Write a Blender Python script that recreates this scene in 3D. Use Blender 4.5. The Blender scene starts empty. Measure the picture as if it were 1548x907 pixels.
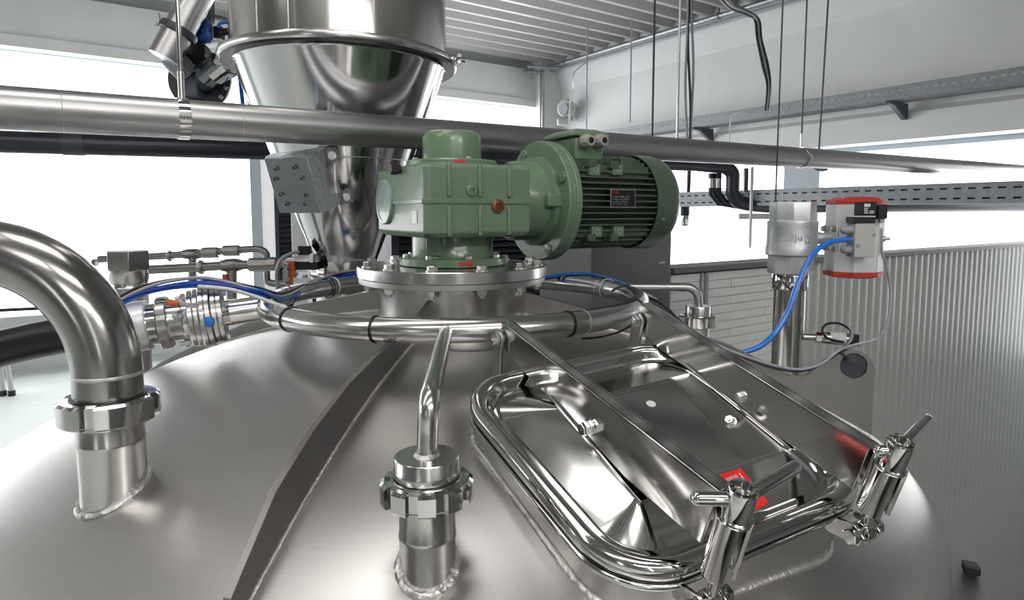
import bpy, math, random
from mathutils import Vector, Matrix
PI = math.pi
random.seed(7)
S = bpy.context.scene
COL = S.collection
V = Vector

# ------------------------------------------------------------------ camera, world, exposure
F, PX, PY = 970.0, 774.0, 409.0           # focal length and principal point in pixels of the 1548x907 frame
PITCH = math.atan(87 / 970)
cd = bpy.data.cameras.new('camera')
cam = bpy.data.objects.new('camera', cd); COL.objects.link(cam)
cd.sensor_width = 36; cd.lens = F / 1548 * 36; cd.sensor_fit = 'HORIZONTAL'
cd.shift_y = -(453.5 - PY) / 1548; cd.clip_start = 0.02; cd.clip_end = 200
cam.rotation_euler = (PI / 2 - PITCH, 0, 0)
S.camera = cam
w = bpy.data.worlds.new('overcast sky'); S.world = w; w.use_nodes = True
wn = w.node_tree.nodes; wl = w.node_tree.links
bg = wn['Background']; bg.inputs['Strength'].default_value = 2.6
tc = wn.new('ShaderNodeTexCoord'); sx = wn.new('ShaderNodeSeparateXYZ'); rmp = wn.new('ShaderNodeValToRGB')
mp = wn.new('ShaderNodeMath'); mp.operation = 'MULTIPLY_ADD'; mp.inputs[1].default_value = .5; mp.inputs[2].default_value = .5
wl.new(tc.outputs['Generated'], sx.inputs[0]); wl.new(sx.outputs['Z'], mp.inputs[0]); wl.new(mp.outputs[0], rmp.inputs[0])
rmp.color_ramp.elements[0].color = (.80, .82, .85, 1); rmp.color_ramp.elements[1].color = (.86, .93, 1.0, 1)
e_ = rmp.color_ramp.elements.new(.5); e_.color = (1, 1, 1, 1)
wl.new(rmp.outputs[0], bg.inputs['Color'])
FILL = 2.9; FILL2 = 14.0  # glow of the added fill panels, overhead and rear
vs = S.view_settings
vs.view_transform = 'Standard'; vs.look = 'None'; vs.gamma = 1; vs.use_curve_mapping = False
vs.exposure = 0.8
S.cycles.max_bounces = 10; S.cycles.diffuse_bounces = 5; S.cycles.glossy_bounces = 5
S.cycles.transparent_max_bounces = 12; S.cycles.caustics_reflective = False
S.cycles.sample_clamp_indirect = 8.0

# ------------------------------------------------------------------ geometry of the view
_c, _s = math.cos(PITCH), math.sin(PITCH)
def ray(u, v):
    a = (u - PX) / F; b = -(v - PY) / F
    return V((a, _c + b * _s, -_s + b * _c))
def P(u, v, Y):
    r = ray(u, v); return r * (Y / r.y)
def PZ(u, v, z):
    r = ray(u, v); return r * (z / r.z)
def PL(u, v, p0, n):
    r = ray(u, v); return r * (p0.dot(n) / r.dot(n))
PH0 = math.radians(34.7)
D1 = V((math.cos(PH0), math.sin(PH0), 0)); N1 = V((-math.sin(PH0), math.cos(PH0), 0)); UP = V((0, 0, 1))
def RM(s, t, z): return D1 * s + N1 * t + UP * z           # the room's own axes
A0 = V((-.171, 1.847, 0))                                   # tank axis
FLOOR = -2.0; LOW = -4.2; CEIL = 2.95; SR = 8.01; TB = 10.26; SL = -9.0; TF = -7.0

# ------------------------------------------------------------------ mesh building
def frame(ax, ref=None):
    ax = V(ax).normalized()
    if ref is None: ref = UP if abs(ax.z) < .9 else V((1, 0, 0))
    x = V(ref) - ax * ax.dot(V(ref))
    if x.length < 1e-6: x = ax.orthogonal()
    x.normalize(); return x, ax.cross(x).normalized(), ax
class MB:
    def __init__(s): s.v = []; s.f = []
    def add(s, vs, fs):
        o = len(s.v); s.v += [V(a) for a in vs]; s.f += [tuple(i + o for i in f) for f in fs]; return s
    def hexa(s, p):   # 8 corners, bottom ring then top ring
        return s.add(p, [(3,2,1,0),(4,5,6,7),(0,1,5,4),(1,2,6,5),(2,3,7,6),(3,0,4,7)])
    def box(s, c, sz, X=None, Y=None, Z=None):
        X = V(X) if X is not None else V((1,0,0)); Y = V(Y) if Y is not None else V((0,1,0)); Z = V(Z) if Z is not None else X.cross(Y)
        c = V(c); a, b, d = X * sz[0]/2, Y * sz[1]/2, Z * sz[2]/2
        return s.hexa([c-a-b-d, c+a-b-d, c+a+b-d, c-a+b-d, c-a-b+d, c+a-b+d, c+a+b+d, c-a+b+d])
    def lathe(s, prof, o, ax=(0,0,1), seg=48, caps=True, ref=None, closed=False):
        x, y, z = frame(ax, ref); o = V(o); n = len(prof); vs = []
        for (r, h) in prof:
            for k in range(seg):
                t = 2*PI*k/seg; vs.append(o + x*(r*math.cos(t)) + y*(r*math.sin(t)) + z*h)
        fs = []
        for i in range(n if closed else n-1):
            j = (i+1) % n
            for k in range(seg):
                l = (k+1) % seg; fs.append((i*seg+k, i*seg+l, j*seg+l, j*seg+k))
        if caps and not closed:
            fs.append(tuple(reversed(range(seg)))); fs.append(tuple((n-1)*seg+k for k in range(seg)))
        return s.add(vs, fs)
    def cyl(s, a, b, r, seg=24, r2=None):
        a = V(a); b = V(b); return s.lathe([(r, 0), (r if r2 is None else r2, (b-a).length)], a, b-a, seg)
    def tube(s, pts, r, seg=12, closed=False, caps=True):
        pts = [V(p) for p in pts]; n = len(pts); vs = []; fs = []
        T = []
        for i in range(n):
            if closed: t = pts[(i+1) % n] - pts[i-1]
            else: t = pts[min(i+1, n-1)] - pts[max(i-1, 0)]
            T.append(t.normalized())
        x = frame(T[0])[0]
        for i in range(n):
            x = (x - T[i]*x.dot(T[i])).normalized(); y = T[i].cross(x)
            rr = r(i/(n-1)) if callable(r) else r
            for k in range(seg):
                t = 2*PI*k/seg; vs.append(pts[i] + x*(rr*math.cos(t)) + y*(rr*math.sin(t)))
        for i in range(n if closed else n-1):
            j = (i+1) % n
            for k in range(seg):
                l = (k+1) % seg; fs.append((i*seg+k, i*seg+l, j*seg+l, j*seg+k))
        if not closed and caps:
            fs.append(tuple(reversed(range(seg)))); fs.append(tuple((n-1)*seg+k for k in range(seg)))
        return s.add(vs, fs)
    def prism(s, poly, off):
        n = len(poly); off = V(off); vs = [V(p) for p in poly] + [V(p)+off for p in poly]
        fs = [tuple(reversed(range(n))), tuple(range(n, 2*n))] + [(i, (i+1) % n, (i+1) % n + n, i+n) for i in range(n)]
        return s.add(vs, fs)
    def rings(s, rs, closed=False, caps=True):     # loft between equal-length closed loops
        n = len(rs[0]); vs = [p for r in rs for p in r]; fs = []; m = len(rs)
        for i in range(m if closed else m-1):
            j = (i+1) % m
            for k in range(n):
                l = (k+1) % n; fs.append((i*n+k, i*n+l, j*n+l, j*n+k))
        if caps and not closed:
            fs.append(tuple(reversed(range(n)))); fs.append(tuple((m-1)*n+k for k in range(n)))
        return s.add(vs, fs)
    def hexnut(s, c, ax, r, h, seg=6):
        x, y, z = frame(ax); c = V(c)
        return s.lathe([(r*.93, 0), (r, h*.06), (r, h*.85), (r*.88, h)], c, ax, seg)

def smooth(pts, n=8, closed=False):
    pts = [V(p) for p in pts]; out = []; m = len(pts)
    for i in range(m if closed else m-1):
        if closed: p0, p1, p2, p3 = pts[i-1], pts[i], pts[(i+1) % m], pts[(i+2) % m]
        else: p0, p1, p2, p3 = pts[max(i-1, 0)], pts[i], pts[i+1], pts[min(i+2, m-1)]
        for k in range(n):
            t = k/n
            out.append(.5*((2*p1)+(p2-p0)*t+(2*p0-5*p1+4*p2-p3)*t*t+(3*p1-p0-3*p2+p3)*t**3))
    if not closed: out.append(pts[-1])
    return out

def wloc(o):
    l = V((0,0,0))
    while o is not None: l = l + o.location; o = o.parent
    return l
def thing(name, label, cat, loc, group=None):
    o = bpy.data.objects.new(name, None); COL.objects.link(o); o.empty_display_size = .02
    o.location = V(loc); o['label'] = label; o['category'] = cat
    if group: o['group'] = group
    return o
def mesh_from(mb, org, mat, name, ang=32):
    me = bpy.data.meshes.new(name); me.from_pydata([v - org for v in mb.v], [], mb.f)
    me.validate(); me.update()
    bm_fix(me)
    me.materials.append(mat)
    me.shade_smooth(); me.set_sharp_from_angle(angle=math.radians(ang))
    return me
import bmesh
def bm_fix(me):
    b = bmesh.new(); b.from_mesh(me); bmesh.ops.recalc_face_normals(b, faces=b.faces); b.to_mesh(me); b.free()
def part(name, mb, mat, parent, label=None, bevel=0, ang=32, seg=2, org=None):
    if org is None: o = bpy.data.objects.new(name, mesh_from(mb, wloc(parent), mat, name, ang))
    else:
        o = bpy.data.objects.new(name, mesh_from(mb, V(org), mat, name, ang)); o.location = V(org) - wloc(parent)
    COL.objects.link(o); o.parent = parent
    if label: o['label'] = label
    if bevel: bev(o, bevel, seg)
    return o
def bev(o, wd, seg=2):
    m = o.modifiers.new('edge', 'BEVEL'); m.width = wd; m.segments = seg; m.limit_method = 'ANGLE'; m.angle_limit = math.radians(35); m.harden_normals = False
def solo(name, mb, mat, label=None, cat=None, group=None, kind=None, bevel=0, ang=32, seg=2):
    lo = V((sum(v.x for v in mb.v)/len(mb.v), sum(v.y for v in mb.v)/len(mb.v), min(v.z for v in mb.v)))
    o = bpy.data.objects.new(name, mesh_from(mb, lo, mat, name, ang)); COL.objects.link(o); o.location = lo
    if label: o['label'] = label
    if cat: o['category'] = cat
    if group: o['group'] = group
    if kind: o['kind'] = kind
    if bevel: bev(o, bevel, seg)
    return o
def struct(name, mb, mat, bevel=0): return solo(name, mb, mat, kind='structure', bevel=bevel)
def clone(o, loc, parent=None, rot=None):
    c = o.copy(); COL.objects.link(c)
    if parent is not None: c.parent = parent
    c.location = V(loc) - (wloc(c.parent) if c.parent else V((0,0,0)))
    if rot is not None: c.rotation_euler = rot
    for ch in list(o.children):
        d = ch.copy(); COL.objects.link(d); d.parent = c
        for g in list(ch.children):
            e = g.copy(); COL.objects.link(e); e.parent = d
    return c

# ------------------------------------------------------------------ materials
def mat(name, col, rough=.5, metal=0., bump=0., bscale=60., var=0., vscale=6., stretch=None, aniso=0., coat=0., rvar=0., spec=None, emit=None, wear=None):
    m = bpy.data.materials.new(name); m.use_nodes = True; nt = m.node_tree; N = nt.nodes; L = nt.links
    b = N['Principled BSDF']; b.inputs['Base Color'].default_value = (*col, 1)
    b.inputs['Roughness'].default_value = rough; b.inputs['Metallic'].default_value = metal
    if coat: b.inputs['Coat Weight'].default_value = coat; b.inputs['Coat Roughness'].default_value = .12
    if spec is not None: b.inputs['Specular IOR Level'].default_value = spec
    if aniso: b.inputs['Anisotropic'].default_value = aniso
    t = N.new('ShaderNodeTexCoord'); mpn = N.new('ShaderNodeMapping'); L.new(t.outputs['Object'], mpn.inputs[0])
    if stretch: mpn.inputs['Scale'].default_value = stretch
    if var or rvar:
        n = N.new('ShaderNodeTexNoise'); n.inputs['Scale'].default_value = vscale; n.inputs['Detail'].default_value = 5
        L.new(mpn.outputs[0], n.inputs['Vector'])
        if var:
            r = N.new('ShaderNodeValToRGB'); r.color_ramp.elements[0].position = .3; r.color_ramp.elements[1].position = .7
            r.color_ramp.elements[0].color = tuple(c*(1-var) for c in col) + (1,)
            r.color_ramp.elements[1].color = tuple(min(1, c*(1+var*.6)) for c in col) + (1,)
            L.new(n.outputs['Fac'], r.inputs[0]); L.new(r.outputs[0], b.inputs['Base Color'])
        if rvar:
            r2 = N.new('ShaderNodeMapRange'); r2.inputs['From Min'].default_value = .3; r2.inputs['From Max'].default_value = .7
            r2.inputs['To Min'].default_value = max(.02, rough-rvar); r2.inputs['To Max'].default_value = rough+rvar
            L.new(n.outputs['Fac'], r2.inputs['Value']); L.new(r2.outputs[0], b.inputs['Roughness'])
    if bump:
        n2 = N.new('ShaderNodeTexNoise'); n2.inputs['Scale'].default_value = bscale; n2.inputs['Detail'].default_value = 3
        L.new(mpn.outputs[0], n2.inputs['Vector'])
        bp = N.new('ShaderNodeBump'); bp.inputs['Strength'].default_value = bump; bp.inputs['Distance'].default_value = .002
        L.new(n2.outputs['Fac'], bp.inputs['Height']); L.new(bp.outputs[0], b.inputs['Normal'])
    if emit: b.inputs['Emission Color'].default_value = (*emit, 1); b.inputs['Emission Strength'].default_value = 1
    return m
def ring_brushed(name, col, rough):
    # stainless sheet brushed in circles round the object's vertical axis
    m = bpy.data.materials.new(name); m.use_nodes = True; nt = m.node_tree; N = nt.nodes; L = nt.links
    b = N['Principled BSDF']; b.inputs['Metallic'].default_value = 1
    t = N.new('ShaderNodeTexCoord'); sp = N.new('ShaderNodeSeparateXYZ'); L.new(t.outputs['Object'], sp.inputs[0])
    def M(op, a, bb=None, **k):
        n = N.new('ShaderNodeMath'); n.operation = op
        for i, q in enumerate((a, bb)):
            if q is None: continue
            if isinstance(q, (int, float)): n.inputs[i].default_value = q
            else: L.new(q, n.inputs[i])
        return n.outputs[0]
    r = M('SQRT', M('ADD', M('MULTIPLY', sp.outputs[0], sp.outputs[0]), M('MULTIPLY', sp.outputs[1], sp.outputs[1])))
    an = M('ARCTAN2', sp.outputs[1], sp.outputs[0])
    cb = N.new('ShaderNodeCombineXYZ'); L.new(M('MULTIPLY', r, 260), cb.inputs[0]); L.new(M('MULTIPLY', an, 5), cb.inputs[1])
    n = N.new('ShaderNodeTexNoise'); n.inputs['Scale'].default_value = 1; n.inputs['Detail'].default_value = 4; L.new(cb.outputs[0], n.inputs['Vector'])
    n2 = N.new('ShaderNodeTexNoise'); n2.inputs['Scale'].default_value = 3.2; n2.inputs['Detail'].default_value = 4; L.new(t.outputs['Object'], n2.inputs['Vector'])
    mr = N.new('ShaderNodeMapRange'); mr.inputs['To Min'].default_value = rough-.06; mr.inputs['To Max'].default_value = rough+.1; L.new(n2.outputs['Fac'], mr.inputs['Value']); L.new(mr.outputs[0], b.inputs['Roughness'])
    rp = N.new('ShaderNodeValToRGB'); rp.color_ramp.elements[0].position = .3; rp.color_ramp.elements[1].position = .7
    rp.color_ramp.elements[0].color = tuple(c*.97 for c in col)+(1,); rp.color_ramp.elements[1].color = tuple(min(1, c*1.03) for c in col)+(1,)
    L.new(n.outputs['Fac'], rp.inputs[0]); L.new(rp.outputs[0], b.inputs['Base Color'])
    bp = N.new('ShaderNodeBump'); bp.inputs['Strength'].default_value = .05; bp.inputs['Distance'].default_value = .0006
    L.new(n.outputs['Fac'], bp.inputs['Height']); L.new(bp.outputs[0], b.inputs['Normal'])
    tg = N.new('ShaderNodeTangent'); tg.direction_type = 'RADIAL'; tg.axis = 'Z'; L.new(tg.outputs[0], b.inputs['Tangent'])
    b.inputs['Anisotropic'].default_value = .55
    return m
def galv(name, col, sc=90.):
    m = mat(name, col, .42, .85); nt = m.node_tree; N = nt.nodes; L = nt.links; b = N['Principled BSDF']
    t = N.new('ShaderNodeTexCoord'); v = N.new('ShaderNodeTexVoronoi'); v.inputs['Scale'].default_value = sc; L.new(t.outputs['Object'], v.inputs['Vector'])
    r = N.new('ShaderNodeValToRGB'); r.color_ramp.elements[0].color = tuple(c*.72 for c in col)+(1,); r.color_ramp.elements[1].color = tuple(min(1, c*1.2) for c in col)+(1,)
    s = N.new('ShaderNodeSeparateColor'); L.new(v.outputs['Color'], s.inputs[0]); L.new(s.outputs[0], r.inputs[0]); L.new(r.outputs[0], b.inputs['Base Color'])
    r2 = N.new('ShaderNodeMapRange'); r2.inputs['To Min'].default_value = .3; r2.inputs['To Max'].default_value = .55; L.new(s.outputs[1], r2.inputs['Value']); L.new(r2.outputs[0], b.inputs['Roughness'])
    return m
M_DOME = ring_brushed('brushed stainless dome', (.52, .505, .495), .32)
M_ST = mat('brushed stainless', (.60, .59, .575), .22, 1, bump=.02, bscale=160, rvar=.03, vscale=5)
M_POL = mat('polished stainless', (.66, .655, .645), .09, 1, rvar=.04, vscale=9)
M_MIR = mat('mirror stainless sheet', (.66, .65, .64), .13, 1, bump=.06, bscale=7, rvar=.04, vscale=6)
M_DULL = mat('satin stainless', (.50, .49, .48), .36, 1, bump=.03, bscale=120, rvar=.04, vscale=8)
M_PIPE = mat('worn stainless pipe', (.50, .495, .50), .36, 1, bump=.03, bscale=90, rvar=.04, vscale=3, var=.05)
M_WELD = mat('weld bead', (.78, .77, .75), .42, 1, bump=1.0, bscale=170, var=.2, vscale=60)
M_PLATE = mat('rolled steel plate', (.31, .297, .293), .42, 1, bump=.1, bscale=80, rvar=.06, vscale=15, var=.08)
M_BOLT = mat('zinc bolt', (.68, .68, .66), .28, 1)
M_CAST = mat('cast aluminium', (.74, .76, .78), .40, .65, bump=.25, bscale=260, var=.1, vscale=30)
M_ALU = mat('anodised aluminium', (.90, .90, .92), .32, .35)
M_GREY = mat('grey valve block', (.55, .56, .54), .5, 0)
M_GREEN = mat('green machine paint', (.185, .275, .180), .26, 0, bump=1.0, bscale=260, var=.08, vscale=12, coat=.35)
M_GREEN2 = mat('smooth green machine paint', (.18, .27, .175), .28, 0, bump=.12, bscale=160, var=.08, vscale=10, coat=.35)
M_DGREEN = mat('dark green motor paint', (.085, .125, .085), .38, 0, bump=.2, bscale=200, var=.1, vscale=20)
M_PGREEN = mat('pale green cover', (.30, .42, .36), .35, 0, coat=.3)
M_RED = mat('red paint', (.62, .045, .03), .35, 0, coat=.3)
M_SRED = mat('red sticker', (.78, .035, .03), .4, 0)
M_ORANGE = mat('orange plastic', (.62, .14, .03), .4)
M_BLACK = mat('black plastic', (.012, .012, .014), .4)
M_RUB = mat('black rubber hose', (.010, .010, .013), .38, bump=.2, bscale=30, rvar=.1)
M_BLUE = mat('blue air tube', (.03, .22, .85), .22, coat=.4)
M_DBLUE = mat('dark blue cable', (.01, .05, .38), .3)
M_BDOT = mat('blue plastic cap', (.05, .25, .72), .4)
M_BVALVE = mat('blue actuator', (.03, .16, .55), .4)
M_GCAB = mat('grey cable sheath', (.36, .37, .42), .4)
M_WCAB = mat('white cable', (.72, .73, .76), .4)
M_WHITE = mat('white wall paint', (.78, .79, .78), .6, var=.05, vscale=1.5, bump=.15, bscale=20)
M_WALL2 = mat('whitewashed concrete beam', (.80, .815, .82), .6, var=.07, vscale=1.1, bump=.25, bscale=12)
M_CEIL = mat('grey ceiling sheet', (.13, .128, .122), .5, var=.06, vscale=1)
M_SLAT = mat('white lacquered ceiling profile', (.50, .49, .475), .35, .15)
M_BRICK = mat('white painted brick', (.88, .90, .885), .6, bump=.5, bscale=30, var=.06, vscale=3)
M_JOINT = mat('painted mortar', (.82, .84, .825), .8)
M_CORR = mat('grey green corrugated sheet', (.55, .58, .55), .45, .1, var=.05, vscale=1.2)
M_TRIM = mat('grey steel trim', (.18, .185, .19), .5, .3)
M_COLG = mat('grey cabinet paint', (.155, .165, .16), .5)
M_TRAY = mat('tray zinc sheet', (.36, .38, .40), .5, .5, var=.12, vscale=25)
M_TRAY2 = mat('weathered tray zinc', (.26, .28, .29), .5, .4, var=.2, vscale=30)
M_TRAYF = mat('shaded tray underside', (.10, .10, .11), .6, .3, var=.3, vscale=8)  # underside colour darkened to stand in for shade below the tray
M_WDARK = mat('dark concrete wall', (.22, .22, .22), .7, var=.1, vscale=1)
M_GALV = galv('galvanised steel', (.42, .44, .46))
M_GALV2 = mat('dark galvanised bracket', (.27, .28, .30), .4, .7, var=.10, vscale=25, rvar=.05)
M_SLATB = mat('black louvre', (.016, .016, .022), .35)
M_SLATF = mat('dark louvre frame', (.05, .055, .07), .4)
M_FLOOR = None
M_GLASSW = None
M_LABEL = mat('white label', (.82, .82, .82), .4)
M_PALEW = mat('pale blue post', (.50, .57, .62), .5)
M_DARKP = mat('dark insulated pipe', (.030, .032, .045), .3, .2)
M_ROD = mat('threaded rod', (.10, .10, .10), .4, .8)
M_CHROME = mat('chrome', (.72, .72, .73), .06, 1)
M_COPPER = mat('rusty plug', (.23, .09, .04), .4, .5)
M_GLAND = mat('grey cable gland', (.42, .40, .37), .45)
M_GTRAN = None

def make_glass():
    m = bpy.data.materials.new('window glass'); m.use_nodes = True; nt = m.node_tree; N = nt.nodes; L = nt.links
    for n in list(N):
        if n.type != 'OUTPUT_MATERIAL': N.remove(n)
    o = [n for n in N][0]; t = N.new('ShaderNodeBsdfTransparent'); g = N.new('ShaderNodeBsdfGlossy'); g.inputs['Roughness'].default_value = .02
    x = N.new('ShaderNodeMixShader'); x.inputs[0].default_value = .06
    L.new(t.outputs[0], x.inputs[1]); L.new(g.outputs[0], x.inputs[2]); L.new(x.outputs[0], o.inputs[0]); return m
M_GLASSW = make_glass()
M_CLEAR = M_GLASSW.copy(); M_CLEAR.name = 'clear plastic tube'
for n in M_CLEAR.node_tree.nodes:
    if n.type == 'MIX_SHADER': n.inputs[0].default_value = .22
    if n.type == 'BSDF_TRANSPARENT': n.inputs[0].default_value = (.75, .78, .84, 1)
def make_floor():
    m = mat('pale boarded floor', (.74, .78, .74), .45, var=.04, vscale=2); nt = m.node_tree; N = nt.nodes; L = nt.links; b = N['Principled BSDF']
    t = N.new('ShaderNodeTexCoord'); mpn = N.new('ShaderNodeMapping'); mpn.inputs['Rotation'].default_value = (0, 0, -.15)
    wv = N.new('ShaderNodeTexWave'); wv.bands_direction = 'Y'; wv.inputs['Scale'].default_value = 3.0; wv.inputs['Distortion'].default_value = .4
    L.new(t.outputs['Object'], mpn.inputs[0]); L.new(mpn.outputs[0], wv.inputs['Vector'])
    bp = N.new('ShaderNodeBump'); bp.inputs['Strength'].default_value = .35; bp.inputs['Distance'].default_value = .01
    L.new(wv.outputs['Fac'], bp.inputs['Height']); L.new(bp.outputs[0], b.inputs['Normal']); return m
M_FLOOR = make_floor()

# ------------------------------------------------------------------ the room
def rbox(mb, s0, s1, t0, t1, z0, z1):
    return mb.hexa([RM(s0,t0,z0), RM(s1,t0,z0), RM(s1,t1,z0), RM(s0,t1,z0), RM(s0,t0,z1), RM(s1,t0,z1), RM(s1,t1,z1), RM(s0,t1,z1)])
struct('floor', rbox(MB(), SL, SR, TF, TB, LOW-.1, LOW), M_WDARK)
mb = MB(); rbox(mb, SL, -.50, TF, TB, FLOOR-.12, FLOOR); rbox(mb, -.50, 3.6, 3.25, TB, FLOOR-.12, FLOOR); rbox(mb, SL+.5, SL+.8, TF+1, TF+1.3, LOW, FLOOR-.12); rbox(mb, -1, -.8, TB-1.2, TB-1, LOW, FLOOR-.12)
struct('floor_platform', mb, M_FLOOR)
ceil = struct('ceiling', rbox(MB(), SL-.3, SR+.3, TF-.3, TB+.3, CEIL, CEIL+.1), M_CEIL)
slat_me = None
k = 0; t = TB - .30
while t > TF + .2:                      # trapezoid ceiling profiles, one object each
    L_ = SR - SL - .1
    if slat_me is None:
        mb = MB(); hw, tw, h = .035, .085, .11
        prof = [(-tw, 0), (tw, 0), (hw, -h), (-hw, -h)]
        mb.prism([N1*a + UP*b - D1*L_/2 for a, b in prof], D1*L_)
        slat_me = mesh_from(mb, V((0,0,0)), M_SLAT, 'ceiling_slat', 20)
    o = bpy.data.objects.new('slat', slat_me); COL.objects.link(o); o.parent = ceil
    o.location = RM((SL+SR)/2, t, CEIL) - ceil.location
    t -= .37; k += 1
# back wall: head beam, sill, with a glazed band between
mb = MB(); rbox(mb, SL, SR+.3, TB, TB+.25, 2.08, CEIL); rbox(mb, SL, SR+.3, TB, TB+.25, LOW-.1, -1.5)
rbox(mb, SL, 7.55, TB-.18, TB, 2.16, 2.72)
struct('wall_back', mb, M_WALL2)
mb = MB(); rbox(mb, SL, 7.5, TB-.22, TB+.0, 2.02, 2.16)
struct('trim_1', mb, M_WHITE)
mb = MB(); rbox(mb, SL, 7.5, TB-.30, TB, -1.50, -1.28); struct('trim_2', mb, M_GREY)
def window(name, pts, mullions, z0, z1, along, norm):
    fr = MB(); a, b = pts; n = mullions
    root = solo(name, MB().box((a+b)/2 + UP*((z0+.03)), ((b-a).length, .06, .06), along, norm, UP), M_PALEW, kind='structure')
    m2 = MB().box((a+b)/2 + UP*(z1-.03), ((b-a).length, .06, .06), along, norm, UP); part('window_frame', m2, M_PALEW, root)
    for q in n:
        p = a + along*q; part('mullion', MB().box(p + UP*(z0+z1)/2, (.07, .08, z1-z0-.12), along, norm, UP), M_PALEW, root)
    qs = [0] + list(n) + [(b-a).length]
    for i in range(len(qs)-1):
        c = a + along*(qs[i]+qs[i+1])/2 + UP*(z0+z1)/2
        part('pane', MB().box(c, (qs[i+1]-qs[i]-.07, .008, z1-z0-.12), along, norm, UP), M_GLASSW, root)
    return root
window('window_1', (RM(SL, TB+.12, 0), RM(SR, TB+.12, 0)), [1.2], -1.5, 2.08, D1, N1)
# right wall: deep beam with haunch, glazed band, low parapet
mb = MB(); rbox(mb, SR, SR+.3, TF, TB+.25, .82, CEIL); rbox(mb, SR, SR+.3, TF, TB+.25, LOW-.1, -1.5); rbox(mb, SR, SR+.3, TF, 1.0, -1.5, .82)
mb.prism([RM(SR, TF, CEIL), RM(SR-.16, TF, CEIL), RM(SR-.16, TF, 2.80), RM(SR, TF, 2.36)], N1*(TB-TF-.35))
mb.prism([RM(SR, TF, .82), RM(SR-.07, TF, .84), RM(SR-.07, TF, 1.14), RM(SR, TF, 1.20)], N1*(TB-TF-.35))
struct('wall_right', mb, M_WALL2)
window('window_2', (RM(SR+.15, 1.0, 0), RM(SR+.15, TB, 0)), [3.87], -1.5, .82, N1, D1)
mb = MB(); rbox(mb, 7.5, SR, TB-.36, TB, LOW, CEIL); struct('trim_3', mb, M_WHITE)
mb = MB(); rbox(mb, SR+.02, SR+.12, 4.62, 5.12, -1.5, .82); struct('trim_5', mb, M_PALEW)     # corner pillar
# walls outside the view close the room: dark solid bays behind the camera with two narrow windows
WT = 6.0
mb = MB(); rbox(mb, SL-.25, SL, TF, TB+.25, 2.08, CEIL); rbox(mb, SL-.25, SL, TF, TB+.25, LOW-.1, -.9)
rbox(mb, SL-.25, SL, TF, -6.5, -.9, 2.08); rbox(mb, SL-.25, SL, -5.5, WT, -.9, 2.08); struct('wall_left', mb, M_WDARK)
window('window_3', (RM(SL-.12, WT, 0), RM(SL-.12, TB, 0)), [2.1], -.9, 2.08, N1, D1)
window('window_4', (RM(SL-.12, -6.5, 0), RM(SL-.12, -5.5, 0)), [], -.9, 2.08, N1, D1)
mb = MB(); rbox(mb, SL-.25, -2.8, TF-.25, TF, LOW-.1, CEIL); rbox(mb, -2.3, SR+.3, TF-.25, TF, LOW-.1, CEIL)
rbox(mb, -2.8, -2.3, TF-.25, TF, LOW-.1, -.9); rbox(mb, -2.8, -2.3, TF-.25, TF, 2.5, CEIL); struct('wall_front', mb, M_WDARK)
window('window_5', (RM(-2.8, TF-.12, 0), RM(-2.3, TF-.12, 0)), [], -.9, 2.5, D1, N1)
# added fill light: unseen glowing panels above and behind the camera
M_FILL = mat('fill light panel', (.9, .9, .9), .5); M_FILL.node_tree.nodes['Principled BSDF'].inputs['Emission Color'].default_value = (1, .98, .95, 1)
M_FILL.node_tree.nodes['Principled BSDF'].inputs['Emission Strength'].default_value = FILL
M_FILL2 = M_FILL.copy(); M_FILL2.name = 'rear fill light panel'; M_FILL2.node_tree.nodes['Principled BSDF'].inputs['Emission Strength'].default_value = FILL2
for i, (s_, t_) in enumerate(((-4.3, 1.3), (-2.1, 1.3), (.1, 1.3), (-2.1, -1.2), (.1, -1.2), (-2.1, -4.6), (.1, -4.6), (1.6, -6.2))):
    bt = thing('fill_panel', 'wide white fill light panel added under the ceiling, out of view', 'ceiling light', RM(s_, t_, 2.66), 'added fill light panels')
    part('fill_housing', MB().box(RM(s_, t_, 2.79), (1.8, .74, .08), D1, N1, UP), M_WHITE, bt)
    part('fill_diffuser', MB().box(RM(s_, t_, 2.735), (1.76, .70, .03), D1, N1, UP), M_FILL if t_ > -3 else M_FILL2, bt)
# low partition at the right: painted brick, then corrugated sheet
PT = 2.04; PS0 = 2.32; PSB = 3.42
ptz = -.278
mb = MB(); rbox(mb, PS0, SR, PT+.03, PT+.12, LOW, ptz)
part_wall = struct('wall_partition', mb, M_JOINT)
mb = MB(); rbox(mb, PS0-.01, SR, PT-.03, PT+.14, ptz-.005, ptz+.022); part('top_rail', mb, M_TRIM, part_wall, bevel=.003)
bz = ptz - .012; row = 0; BH = .043; bm_ = {}
while bz > -1.15:
    s = PS0 + .004 - (0 if row % 2 == 0 else .15)
    while s < PSB:
        a = max(s, PS0+.002); b = min(s+.296, PSB)
        if b - a > .03:
            key = round(b-a, 3)
            if key not in bm_:
                q = MB(); L_ = b-a+.0022; h = BH-.0022
                q.rings([[D1*x + N1*.032 + UP*z for x, z in ((-L_/2, -h/2), (L_/2, -h/2), (L_/2, h/2), (-L_/2, h/2))],
                         [D1*x + N1*.004 + UP*z for x, z in ((-L_/2, -h/2), (L_/2, -h/2), (L_/2, h/2), (-L_/2, h/2))],
                         [D1*x + UP*z for x, z in ((-L_/2+.002, -h/2+.002), (L_/2-.002, -h/2+.002), (L_/2-.002, h/2-.002), (-L_/2+.002, h/2-.002))]])
                bm_[key] = mesh_from(q, V((0,0,0)), M_BRICK, 'brick', 50)
            o = bpy.data.objects.new('brick', bm_[key]); COL.objects.link(o); o.parent = part_wall
            o.location = RM((a+b)/2, PT + random.uniform(-.0025, .0025), bz - BH/2) - part_wall.location
        s += .30
    bz -= BH; row += 1
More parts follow.
